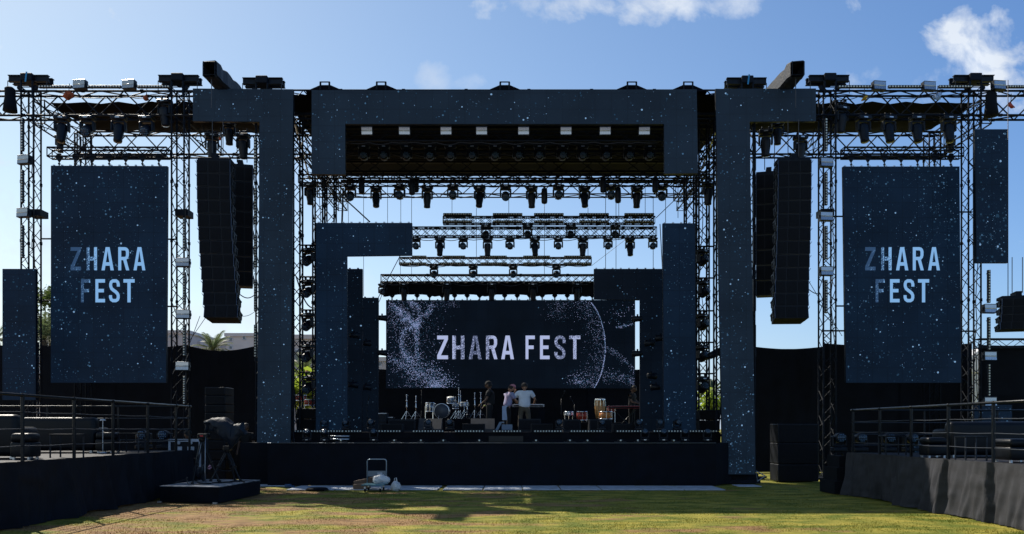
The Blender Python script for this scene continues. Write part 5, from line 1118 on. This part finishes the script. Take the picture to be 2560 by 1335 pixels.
tie = mat('lilac_print_cotton', (.42, .28, .42), .8, 0, .1, 7, vcol=(.25, .32, .50)); hairb = mat('dark_hair', (.008, .007, .006), .7); hairbr = mat('brown_hair', (.022, .013, .009), .7); lblue = mat('pale_blue_cotton', (.36, .45, .60), .8, 0, .15, 5)
down = {'L': ((-.24, 0, 1.14), (-.22, .12, .90)), 'R': ((.24, 0, 1.14), (.22, .12, .90))}
person('man in white T-shirt and khaki trousers seen from behind at the keyboard', 1311, 29.2, SF, 1.76, R(-3), {'L': ((-.29, .05, 1.17), (-.24, .28, 1.10)), 'R': ((.29, .05, 1.17), (.26, .28, 1.08)), 'nod': R(-24), 'turn': R(10), 'step': .01, 'bulk': 1.36, 'hem': .82}, M['skin'], white_c, khaki, hairbr)
pt, W_, O_ = person('person in pink cap and lilac shirt bending over the keyboard', 1267, 29.3, SF, 1.70, R(-62), {'L': ((-.20, .18, 1.22), (-.08, .20, 1.50)), 'R': ((.22, .16, 1.16), (.16, .36, 1.12)), 'nod': R(-30), 'lean': .22, 'bulk': 1.22, 'turn': R(0)}, M['skin'], tie, black_c, hairbr, cap=pink_c)
q = P(1263, 1024, 29.15); vs, fs = cloth((q.x - .11, 29.15), (q.x + .10, 29.15), PZ(1050, 29.15), PZ(1015, 29.15), 12, 8, .02, 5); MB().add(vs, fs, 0, True).build('hanging_shirt', lblue, pt)
MB().path([W_((-.05, .16, 1.45)) + O_, W_((-.03, .20, 1.2)) + O_, W_((-.02, .17, 1.0)) + O_], .018, 6).build('bag_strap', black_c, pt)
bt, W_, O_ = person('man in black T-shirt and black cap standing by the drum kit', 1224, 29.0, SF, 1.79, R(80), {'L': ((-.23, .05, 1.15), (-.16, .26, .98)), 'R': ((.24, .04, 1.13), (.20, .22, .92)), 'nod': R(-14)}, M['skin2'], black_c, black_c, hairb, cap=black_c)
wv = W_((.205, .205, .935)) + O_; MB().lathe([(.038, -.012), (.042, 0), (.038, .012)], wv, 12).build('wristband', mat('neon_wristband', (.55, .75, .05), .5), bt)
person('man in black T-shirt standing behind the red keyboard', 1579, 31.3, SF, 1.76, R(-120), {'L': ((-.24, .08, 1.16), (-.18, .32, 1.08)), 'R': ((.24, .08, 1.16), (.18, .32, 1.08)), 'nod': R(-25), 'lean': .06}, M['skin2'], black_c, black_c, hairb)
person('crew member in dark cap low behind the flight case on the left', 468, 21.9, -.08, 1.72, R(-150), {'L': ((-.24, .06, 1.15), (-.16, .3, 1.05)), 'R': ((.24, .06, 1.15), (.16, .3, 1.05)), 'nod': R(-20), 'lean': .1}, M['skin2'], black_c, black_c, hairb, cap=black_c)
person('dark clothed person half hidden behind the covered camera', 616, 25.5, .12, 1.72, R(170), down, M['skin2'], black_c, black_c, hairb)

# ------------------------------------------------------------------ flight case by the left deck end
D = 21.6; X0, X1 = PX(424, D), PX(500, D); z0, z1 = PZ(1129, D), PZ(1098, D); t = thing('flight_case', 'black flight case with silver edges behind the left deck corner', 'flight case', ((X0 + X1) / 2, D, .02))
MB().b2(X0, X1, D, D + .6, .5, z1, bev=.01).build('case', M['cab'], t)
for a in (X0, X1): MB().b2(a - .03, a + .03, D - .012, D - .001, .5, z1 + .004).build('edge_trim', M['board'], t)
MB().b2(X0, X1, D - .016, D - .004, z1 - .07, z1 + .006).build('edge_trim', M['board'], t)
for f in (.3, .7): c = X0 + (X1 - X0) * f; MB().lathe([(.05, 0), (.04, .01)], (c, D - .004, z1 - .1), 12, M=RX).build('latch', M['board'], t); MB().b2(c - .09, c + .09, D - .012, D, z1 - .3, z1 - .2).build('handle', M['board'], t)
MB().b2(X0 + .05, X1 - .05, D + .1, D + .5, .02, .49).build('dolly', M['truss'], t)

# ------------------------------------------------------------------ camera platform with covered camera
pl = thing('camera_platform', 'low black platform with shiny top standing on the lawn', 'platform', (-7.3, 19.3, 0))
cs = [(-8.15, 18.42), (-6.67, 18.1), (-6.50, 20.55), (-7.98, 20.85)]; zt = .375
MB().add([(x, y, .02) for x, y in cs] + [(x, y, zt) for x, y in cs], [[0, 1, 5, 4], [1, 2, 6, 5], [2, 3, 7, 6], [3, 0, 4, 7], [3, 2, 1, 0]]).build('skirt', M['cloth'], pl)
MB().add([(x, y, zt + .002) for x, y in cs] + [(x, y, zt + .018) for x, y in cs], [[4, 5, 6, 7], [0, 1, 5, 4], [1, 2, 6, 5], [2, 3, 7, 6], [3, 0, 4, 7]]).build('top_board', mat('glare_grey_board', (.26, .28, .31), .3, 0, .3, 5, .25, 7), pl)  # top lightened: sky glare put into the board colour
for x, y in (cs[0], (-6.74, 18.08)): MB().b2(x - .05, x + .05, y - .03, y + .04, .0, .04).build('foot', M['alu'], pl)
PTOP = zt + .02
def tripod(apex, feet, label, grp=None):
    t = thing('tripod', label, 'tripod', (apex.x, apex.y, PTOP)); MB().lathe([(.06, -.06), (.08, 0), (.05, .07)], apex, 12).build('bowl', M['gloss'], t)
    for f in feet:
        f = Vector(f); d = (f - apex); s_ = d.normalized().cross(Vector((0, 0, 1))).normalized() * .028; l = MB(); mid = apex + d * .55
        l.tube(apex + s_, mid + s_, .016).tube(apex - s_, mid - s_, .016).tube(apex + d * .45, f, .018).box(mid, (.09, .05, .07)).lathe([(.02, .0), (.045, .0), (.03, .05)], f, 8); l.build('leg', M['gloss'], t)
    m_ = [apex + (Vector(f) - apex) * .62 for f in feet]; sp_ = MB()
    c = sum(m_, Vector()) / 3 - Vector((0, 0, .05))
    for q_ in m_: sp_.tube(c, q_, .009, n=5)
    sp_.build('spreader', M['gloss'], t); return t
a1 = P(505, 1098, 19.2); tripod(a1, [P(481, 1211, 18.85), P(549, 1205, 19.2), (a1.x + .1, 20.0, PTOP)], 'taller camera tripod on the platform, left of the two')
a2 = P(568, 1126, 19.5); tripod(a2, [P(527, 1203, 19.0), P(601, 1203, 19.2), (a2.x - .05, 20.2, PTOP)], 'shorter camera tripod on the platform, right of the two')
t = thing('broadcast_camera', 'broadcast camera wrapped in a dark blue rain cover on the tripods', 'camera', P(560, 1085, 19.3)); mb = MB()
pts = [((514, 1078), .05), ((520, 1064), .14), ((540, 1062), .17), ((562, 1070), .20), ((580, 1082), .19), ((592, 1078), .16), ((608, 1074), .15), ((611, 1073), .03)]
pth = [P(x, y, 19.35 - .002 * (x - 560)) for (x, y), r in pts]; fine = []; fr = []
for i in range(len(pth) - 1):
    for k in range(6): u = k / 6; fine.append(pth[i].lerp(pth[i + 1], u)); fr.append(pts[i][1] + (pts[i + 1][1] - pts[i][1]) * (3 * u * u - 2 * u ** 3))
fine.append(pth[-1]); fr.append(pts[-1][1]); mb.path(fine, fr, 44)
for _ in range(1):
    vs = []
    for v in mb.v:
        v = Vector(v); d = noise.noise(v * 4) * .05 + .06 * (.5 - abs(noise.noise(Vector((v.x * 5 + v.z * 3, v.y * 3, v.z * 4))))) * 1.2 + noise.noise(v * 15) * .012; dz = -.22 * max(0, 1 - abs(v.x - P(575, 0, 19.3).x) / .28) if v.z < pth[3].z - .02 else 0; vs.append((v.x + d, v.y + d * .6, v.z + d + dz))
    mb.v = vs
mb.build('rain_cover', mat('rain_cover', (.004, .010, .021), .55, 0, .2, 6, .4, 14, spec=.25), t)
MB().b2(a1.x - .08, a1.x + .16, a1.y - .1, a1.y + .14, a1.z + .02, a1.z + .14, bev=.02).build('pan_head', M['gloss'], t)
MB().tube(a1 + Vector((-.05, -.05, .1)), P(482, 1091, 18.9), .012, n=6).build('pan_bar', M['gloss'], t); MB().box(a1 + Vector((.03, -.11, .08)), (.07, .02, .03)).build('red_knob', mat('red_knob', (.5, .03, .03), .4), t)
MB().b2(a2.x - .08, a2.x + .1, a2.y - .1, a2.y + .1, a2.z, a2.z + .12, bev=.02).build('tripod_plate', M['gloss'], t)
MB().path([a1 + Vector((.12, -.08, .1)), P(513, 1130, 19.0), P(512, 1180, 19.0), P(515, 1208, 19.0)], .010, 6).build('cable', M['rim'], t)
for i, (x, y, D, sc_) in enumerate(((500, 1180, 19.9, 1),)):
    q = P(x, y, D); t = thing('cable_drum', 'black cable reel standing under the covered camera', 'cable reel', (q.x, q.y, PTOP))
    for a in (-.09, .09): MB().lathe([(.20, -.012), (.21, 0), (.20, .012)], (q.x + a, q.y, PTOP + .21), 22, M=Matrix.Rotation(R(90), 3, 'Y')).build('flange', M['gloss'], t)
    MB().lathe([(.15, -.08), (.16, 0), (.15, .08)], (q.x, q.y, PTOP + .21), 18, M=Matrix.Rotation(R(90), 3, 'Y')).build('cable', M['black'], t)
q = P(524, 1168, 19.6); tag(MB().box(q, (.07, .03, .10), M=Matrix.Rotation(.5, 3, 'Y'), bev=.008).box(q + Vector((0, .05, 0)), (.04, .08, .05)).build('control_box', mat('pink_white_plastic', (.6, .3, .4), .4)), 'small pink and white control box between the tripod legs', 'control box')
rr = random.Random(8)
for i in range(4):
    x = 470 + i * 38; p = []
    for k in range(9): u = k / 8; p.append(Vector((PX(x, 19.2) + u * .9 - .3 + .1 * math.sin(u * 8 + i), 18.9 + i * .3 + .2 * math.sin(u * 6 + i * 2), PTOP + .012 + (.15 * math.sin(u * 3.14) if i == 0 and u < .6 else 0))))
    tag(MB().path(p, .010, 5).build('cable', M['gloss']), f'black cable looping over the camera platform, {("with a raised loop at the left", "under the left tripod", "between the tripods", "behind the tripods")[i]}', 'cable', 'cables on the camera platform')

# ------------------------------------------------------------------ trolley, bags, cardboard
tr = thing('platform_trolley', 'platform trolley with tall hoop handle parked before the stage', 'trolley', P(942, 1222, 22.0)); D = 22.15; xa, xb = PX(918, D), PX(966, D); zt = PZ(1148, D); zd = PZ(1207, D)
MB().b2(xa - .03, xb + .05, D - .75, D, zd - .03, zd, bev=.01).build('platform', mat('teal_deck', (.04, .16, .20), .5, 0, .2, 6), tr)
MB().path([(xa, D, zd), (xa, D, zt - .06), (xa + .02, D, zt - .015), (xa + .07, D, zt), (xb - .07, D, zt), (xb - .02, D, zt - .015), (xb, D, zt - .06), (xb, D, zd)], .016, 8).build('handle', mat('grey_tube', (.30, .36, .42), .35, .5), tr)
MB().b2(xa + .01, xb - .01, D - .006, D + .006, PZ(1191, D), PZ(1177, D)).build('handle_plate', mat('grey_plate', (.16, .19, .22), .5), tr)
MB().b2(xa + .28, xa + .42, D - .012, D - .007, PZ(1186, D), PZ(1181, D)).build('sticker', M['board'], tr)
for a in (xa + .06, xb - .06):
    for b in (D - .65, D - .1):
        w_ = MB().lathe([(.04, -.02), (.055, -.016), (.055, .016), (.04, .02)], (a, b, .056), 14, M=Matrix.Rotation(R(90), 3, 'Y')).build('wheel', M['gloss'], tr); MB().box((a, b, .12), (.05, .08, .05)).build('caster', M['alu'], w_)
def bag(label, c, r, seed, knot=False):
    bm = bmesh.new(); bmesh.ops.create_icosphere(bm, subdivisions=4, radius=1); vs = []
    for v in bm.verts:
        d = 1 + .22 * noise.noise(v.co * 1.7 + Vector((seed, 0, 0))) + .10 * noise.noise(v.co * 5 + Vector((seed, 2, 0))); p = Vector((v.co.x * r[0], v.co.y * r[1], v.co.z * r[2])) * d
        p.z = max(p.z, -r[2] * .8); vs.append(p + Vector(c))
    bm.verts.index_update(); mb = MB().add(vs, [[v.index for v in f.verts] for f in bm.faces], 0, True); bm.free()
    if knot: mb.path([(c[0] - .03, c[1], c[2] + r[2] * .8), (c[0] - .03, c[1], c[2] + r[2] * 1.5), (c[0] + .02, c[1], c[2] + r[2] * 1.6), (c[0] + .04, c[1], c[2] + r[2] * .8)], [.02, .012, .012, .02], 6)
    tag(mb.build('plastic_bag', M['bplast']), label, 'bag')
bag('white plastic bag lying on the platform trolley', (PX(958, D), D - .35, zd + .11), (.24, .2, .13), 1); bag('knotted white plastic bag standing right of the trolley', (PX(989, 21.9), 21.9, .12), (.13, .13, .15), 4, True)
q = P(958, 1207, 21.9); tag(MB().b2(q.x - .12, q.x + .16, 21.65, 21.85, zd + .001, zd + .06, bev=.008).build('glass_tray', mat('clear_tray', (.25, .36, .42), .15, 0, spec=.8)), 'pale blue tray on the trolley below the white bag', 'tray')
cb_ = mat('cardboard', (.16, .10, .065), .8, 0, .15, 5)
for i, (x0, x1, y, D, r_, z) in enumerate(((885, 924, 1212, 22.25, -.08, .10), (887, 932, 1204, 22.4, -.20, .22))):
    X0, X1 = PX(x0, D), PX(x1, D); tag(MB().box(((X0 + X1) / 2, D, z), (X1 - X0, .3, .15), M=Matrix.Rotation(r_, 3, 'Y'), bev=.006).build('cardboard_box', cb_), ('lower', 'upper')[i] + ' flattened brown cardboard box left of the trolley', 'cardboard box')
q = P(720, 1216, 23.0); bag_ = MB().box((q.x, 23, .06), (.18, .12, .1), bev=.02).tube((q.x - .09, 23, .05), (q.x + .2, 22.95, .04), .03, n=8); tag(bag_.build('tool_bag', mat('blue_cloth', (.03, .08, .18), .7)), 'small blue tool bag at the left corner of the stage skirt', 'bag')
vs, fs = cloth((PX(775, 21.9), 21.85), (PX(812, 21.9), 21.8), .01, .07, 30, 3, .08, 2); tag(MB().add(vs, fs, 0, True).lathe([(.32, 0), (.25, .05), (.05, .06)], (PX(793, 21.95), 21.95, .035), 14).build('cloth_heap', M['cloth']), 'small black cloth heap on the boards left of the trolley', 'cloth')
tag(MB().b2(8.35, 8.75, 20.6, 21.6, .02, .35).b2(8.45, 8.75, 20.7, 21.6, .35, .7).b2(8.55, 8.75, 20.8, 21.6, .7, 1.0).build('steps', M['cloth']), 'black steps at the far end of the right deck', 'steps')
q = P(1903, 1190, 24.2); mb = MB().tube(q + Vector((-.15, 0, .15)), q + Vector((.12, 0, .0)), .015).tube(q + Vector((.12, 0, 0)), q + Vector((-.12, 0, -.16)), .015).tube(q + Vector((-.15, 0, .15)), q + Vector((-.12, 0, -.16)), .015); tag(mb.build('bracket', M['rim']), 'small bent steel bracket at the foot of the right L wall', 'bracket')

# ------------------------------------------------------------------ buildings, marquees, trees behind
M['wall_w'] = mat('pale_render', (.50, .50, .51), .85, 0, .06, .4); M['wall_g'] = mat('grey_render', (.42, .42, .44), .85, 0, .06, .4); M['glass'] = mat('window_glass', (.05, .08, .12), .12, 0, spec=.8)
def building(label, x0, x1, yt, D, dep, m, wins, par=1):
    X0, X1 = PX(x0, D), PX(x1, D); z = PZ(yt, D); t = thing('building', label, 'building', ((X0 + X1) / 2, D, 0)); MB().b2(X0, X1, D, D + dep, 0, z - .5).build('wall', m, t)
    MB().b2(X0 - .3, X1 + .3, D - .3, D + dep + .3, z - .5, z).build('roof', M['wall_w'], t)
    for (a, b, c, d) in wins:
        A, B, Cz, Dz = PX(a, D), PX(b, D), PZ(d, D), PZ(c, D); w_ = MB().b2(A - .15, B + .15, D - .06, D - .002, Cz - .15, Dz + .15).build('window', M['board'], t); MB().b2(A, B, D - .1, D - .062, Cz, Dz).build('pane', M['glass'], w_)
building('tall pale hotel block seen left of the left L-shaped wall', 567, 700, 833, 120, 20, M['wall_w'], [(574, 580, 846, 852), (608, 613, 842, 848), (574, 580, 866, 872)])
building('low pale hotel wing behind the palm', 497, 566, 846, 126, 15, M['wall_g'], [(505, 512, 856, 860), (520, 527, 856, 860)])
building('pale hotel block beside the left portrait screen', 380, 470, 826, 118, 20, M['wall_g'], [(424, 430, 838, 844), (438, 443, 838, 844)])
building('flat pale annex between the two left hotel blocks', 470, 498, 854, 122, 12, M['wall_w'], [(478, 484, 862, 866)])
building('grey hotel block with balconies left of the stage', 700, 790, 837, 96, 20, M['wall_g'], [(738, 750, 876, 900), (755, 765, 876, 890), (770, 782, 876, 890), (755, 765, 905, 915), (740, 750, 846, 850)])
building('pale building glimpsed left of the central screen', 900, 1010, 893, 95, 15, M['wall_g'], [(948, 952, 905, 914), (957, 960, 903, 906)])
def marquee(label, x0, x1, yt, D):
    X0, X1 = PX(x0, D), PX(x1, D); z = PZ(yt, D); t = thing('marquee', label, 'tent', ((X0 + X1) / 2, D, 0)); mw = mat('white_pvc', (.8, .8, .82), .5, trans=.3)
    MB().b2(X0, X1, D, D + 5, 0, z).build('wall', mw, t); MB().prism([(X0 - .2, z), (X1 + .2, z), ((X0 + X1) / 2, z + 1.2)], D - .2, D + 5.2).build('roof', mw, t)
marquee('white marquee glimpsed through the gap by the outermost right tower', 2380, 2520, 930, 40); marquee('white marquee glimpsed through the gap by the outermost left tower', 40, 160, 945, 40)
M['leaf'] = mat('tree_leaf', (.055, .085, .018), .6, 0, .4, 2, trans=.35); M['leafy'] = mat('yellow_green_leaf', (.20, .26, .03), .5, 0, .4, 2, trans=.45); M['frond'] = mat('palm_frond', (.085, .115, .05), .55, 0, .35, 2, trans=.35); M['bark'] = mat('palm_bark', (.10, .075, .05), .9, 0, .3, 5, .6, 10); M['flower'] = mat('orange_flower', (.7, .18, .03), .6, trans=.3)
def leafy_tree(label, x, yt, yb, D, wpx, n, m, seed, leaf=.10, cat='tree', nm='leafy_tree', flowers=0):
    rd = random.Random(seed); z0, z1 = PZ(yb, D), PZ(yt, D); X = PX(x, D); R_ = wpx * D / F / 2; t = thing(nm, label, cat, (X, D, 0)); tk = MB(); zc = (z0 + z1) / 2; hz_ = (z1 - z0) / 2
    tk.path([(X, D, 0), (X + .1, D, zc * .5), (X, D, zc)], [.12, .09, .05], 8); cl = MB(); ce = []
    for i in range(14):
        a = rd.uniform(0, 6.28); e = rd.uniform(-.9, 1); rr_ = math.sqrt(max(0, 1 - e * e)) * rd.uniform(.4, 1); c = Vector((X + R_ * rr_ * math.cos(a), D + R_ * rr_ * math.sin(a), zc + hz_ * .8 * e)); ce.append(c)
        tk.path([(X, D, max(.5, zc * .6)), tuple((Vector((X, D, zc)) + c) / 2), tuple(c)], [.05, .03, .012], 5)
    tk.build('trunk', M['bark'], t)
    for i in range(n):
        c = rd.choice(ce); p = c + Vector((rd.gauss(0, R_ * .26), rd.gauss(0, R_ * .26), rd.gauss(0, hz_ * .2))); s_ = leaf * rd.uniform(.6, 1.4)
        u = Vector((rd.gauss(0, 1), rd.gauss(0, 1), rd.gauss(0, .6))).normalized(); v = u.orthogonal().normalized(); v = (Matrix.Rotation(rd.uniform(0, 6.28), 3, u) @ v)
        cl.add([p - u * s_, p + v * s_ * .45 - u * s_ * .2, p + u * s_, p - v * s_ * .45 - u * s_ * .2], [[0, 1, 2, 3]])
    cl.build('crown', m, t)
    for i in range(flowers): c = rd.choice(ce); MB().lathe([(.02, -.08), (.09, 0), (.05, .1)], c + Vector((rd.gauss(0, .3), -.3, rd.gauss(0, .3))), 7).build('flower', M['flower'], t)
def palm(label, x, yc, D, rad, seed, nf=26, droop=1.0):
    rd = random.Random(seed); X = PX(x, D); zc = PZ(yc, D); t = thing('palm_tree', label, 'palm', (X, D, 0)); MB().path([(X + .2, D, 0), (X + .1, D, zc * .5), (X, D, zc)], [.24, .18, .16], 10).build('trunk', M['bark'], t); mb = MB()
    for i in range(nf):
        a = i * 2.4 + rd.uniform(-.2, .2); el = rd.uniform(-.1, 1.25); dr = Vector((math.cos(a) * math.cos(el), math.sin(a) * math.cos(el), math.sin(el))); p = Vector((X, D, zc)); pts = [p.copy()]; L_ = rad * rd.uniform(.8, 1.1)
        for k in range(9): p = p + dr * L_ / 9; dr = (dr + Vector((0, 0, -.13 * droop))).normalized(); pts.append(p.copy())
        mb.path(pts, .018, 4)
        for k in range(1, 10):
            for h_ in (0, .33, .66):
                if k == 9 and h_: continue
                b = pts[k].lerp(pts[min(9, k + 1)], h_); d_ = (pts[k] - pts[k - 1]).normalized(); sd_ = d_.cross(Vector((0, 0, 1))).normalized()
                for s_ in (-1, 1):
                    l = L_ * .22 * math.sin(.35 + 2.5 * k / 10); e_ = b + (d_ * .75 + sd_ * s_ * .7 + Vector((0, 0, -.35))).normalized() * l; mb.add([b - d_ * .025, b + d_ * .025, e_], [[0, 1, 2]])
    mb.build('crown', M['frond'], t)
palm('broad fan palm before the hotel between left tower and wall', 532, 876, 62, 1.75, 1, 46)
palm('green palm behind the left tower beside the portrait screen', 112, 850, 46, 2.2, 3, 34)
palm('greyish palm left of the stage behind the yellow plants', 757, 935, 52, 1.7, 2, 40)
palm('palm glimpsed right of the right light column', 1779, 985, 46, 1.3, 5, 34); palm('palm tip peeking past the far left LED strip', -12, 850, 50, 1.8, 6, 30)
leafy_tree('round green tree rising behind the outermost left tower', 122, 722, 850, 48, 130, 2600, M['leaf'], 5, .13)
leafy_tree('yellow green broadleaf shrub with orange flowers left of the stage', 768, 912, 1030, 40, 100, 900, M['leafy'], 7, .22, 'shrub', 'flowering_shrub', 4)
leafy_tree('bright green shrub glimpsed right of the stage', 1775, 965, 1030, 42, 60, 700, M['leafy'], 9, .14, 'shrub', 'shrub')

# ------------------------------------------------------------------ cable looms, slings and braces on the rig
def loom(x0, x1, y, D, label, seed, dip=7, r=.014):
    rd = random.Random(seed); n = max(3, int((x1 - x0) / 55)); pts = []
    for i in range(n):
        a = x0 + (x1 - x0) * i / n; b = x0 + (x1 - x0) * (i + 1) / n; s_ = rd.uniform(.1, 1) * dip
        for k in range(6): u = k / 6; pts.append(P(a + (b - a) * u, y + s_ * math.sin(math.pi * u) + rd.uniform(-.5, .5), D))
    line(pts, label, 'cable', 'cable', r, 'cable looms tied along the trusses')
for i, (a, b, y, D, lab) in enumerate(((100, 432, 240, 27.4, 'upper half of the left wing truss'), (110, 430, 282, 27.3, 'bottom chord of the left wing truss'), (2090, 2420, 242, 27.4, 'upper half of the right wing truss'), (2095, 2415, 283, 27.3, 'bottom chord of the right wing truss'),
        (1108, 1636, 541, 31.1, 'top of the short upper stepped truss'), (1032, 1640, 568, 30.3, 'top of the long stepped truss'), (1040, 1620, 596, 30.0, 'bottom of the long stepped truss'), (1000, 1478, 664, 33.1, 'bottom of the lower bar truss'), (955, 1490, 686, 34.3, 'top of the lowest stepped truss'), (960, 1480, 709, 34.0, 'bottom of the lowest stepped truss'),
        (790, 1730, 446, 29.0, 'top of the dark twin truss'), (800, 1725, 462, 28.9, 'bottom of the dark twin truss'), (866, 1656, 356, 25.1, 'truss of the square blinders'), (866, 1656, 386, 27.0, 'truss of the round portal lights'), (126, 420, 374, 26.3, 'left header truss'), (2108, 2402, 374, 26.3, 'right header truss'))):
    loom(a, b, y, D, f'thin black cable loom tied along the {lab}', i)
def vloom(x, y0, y1, D, label, seed):
    rd = random.Random(seed); line([P(x + rd.uniform(-4, 4) + 3 * math.sin(i), y0 + (y1 - y0) * i / 14, D) for i in range(15)], label, 'cable', 'cable', .014, 'cables running down the towers')
for i, (x, y0, y1, D, lab) in enumerate(((83, 300, 670, 26.8, 'outermost left tower'), (466, 320, 1000, 26.8, 'tower right of the left screen'), (2082, 320, 860, 26.8, 'tower left of the right screen'), (2440, 320, 1000, 26.8, 'outermost right tower'), (800, 470, 1010, 27.3, 'tower pair left of the stage'), (1752, 470, 1000, 26.4, 'tower of the right light column'))):
    vloom(x, y0, y1, D, f'loose black cable running down the {lab}', i)
for i, (a, b, y, D, lab) in enumerate(((106, 130, 597, 27.0, 'upper arm between outer left tower and left screen'), (106, 130, 752, 27.0, 'lower arm between outer left tower and left screen'), (414, 440, 598, 27.0, 'upper arm between left screen and its right tower'), (414, 444, 766, 27.0, 'lower arm between left screen and its right tower'),
        (2080, 2112, 541, 27.0, 'top arm between inner right tower and right screen'), (2090, 2116, 765, 27.0, 'middle arm between inner right tower and right screen'), (2055, 2114, 827, 27.0, 'lowest arm between inner right tower and right screen'), (2399, 2430, 530, 27.0, 'top arm between right screen and outer tower'), (2400, 2440, 828, 27.0, 'lowest arm between right screen and outer tower'))):
    tag(MB().tube(P(a, y, D), P(b, y, D), .03, n=6).build('steel_brace', M['truss']), 'horizontal steel ' + lab, 'steel brace', 'arms bracing the portrait screens')
for x, y, m, lab, c in ((172, 238, 'orange', 'orange sling bundle in the left wing truss', .13), (366, 243, 'orange', 'small orange strap in the left wing truss', .10), (2160, 246, 'yellow', 'yellow hoist hook in the right wing truss', .10), (2343, 243, 'bluew', 'blue and white rope ball in the right wing truss', .12), (2527, 262, 'redh', 'red hoist hook hanging at the far right truss', .10), (550, 345, 'orange', 'red and yellow tag above the left speaker array', .07)):
    if m not in M: M[m] = mat(m + '_paint', {'yellow': (.5, .3, .02), 'bluew': (.25, .38, .6), 'redh': (.4, .05, .03)}[m], .6, 0, .4, 12)
    q = P(x, y, 26.7); t = thing('rigging_sling', lab, 'sling', q); mb = MB().lathe([(c * .3, -c * .9), (c * .8, -c * .4), (c * .7, c * .3), (c * .3, c * .8)], q, 10); mb.v = [(a + c * 1.3 * noise.noise(Vector((a * 9, b * 9, z_ * 9))), b + c * noise.noise(Vector((a * 9, b * 9, z_ * 9 + 4))), z_ + c * .9 * noise.noise(Vector((a * 8, b * 9 + 3, z_ * 8)))) for a, b, z_ in mb.v]
    mb.build('bundle', M[m], t); MB().tube(q + Vector((0, 0, c * .7)), q + Vector((.02, 0, c * .7 + .3)), .012, n=4).build('rope', M['chain'], t)
q = P(1783, 886, 26.0); t = thing('fresnel_light', 'light with open barn doors on the right light column', 'stage light', q); Mx = Matrix.Rotation(R(65), 3, 'Y')
MB().lathe([(.08, -.16), (.11, -.12), (.12, .12)], q, 14, M=Mx).build('body', M['black'], t)
for a in range(4):
    Mr = Mx @ Matrix.Rotation(a * math.pi / 2, 3, 'Z'); MB().add([q + Mr @ Vector(v) for v in ((.11, -.10, .13), (.11, .10, .13), (.20, .14, .30), (.20, -.14, .30))], [[0, 1, 2, 3]]).build('barn_door', M['black'], t)

vs, fs = cloth((PX(470, 26.6), 26.6), (PX(640, 26.6), 26.6), .02, 1.35, 60, 8, .04, 15)  # added sheet that keeps the gap dark where sunlit ground would show
tag(MB().add(vs, fs, 0, True).build('gap_cover_sheet', M['cloth']), 'added low black sheet covering the sunlit gap between left tower and stage side', 'drape')
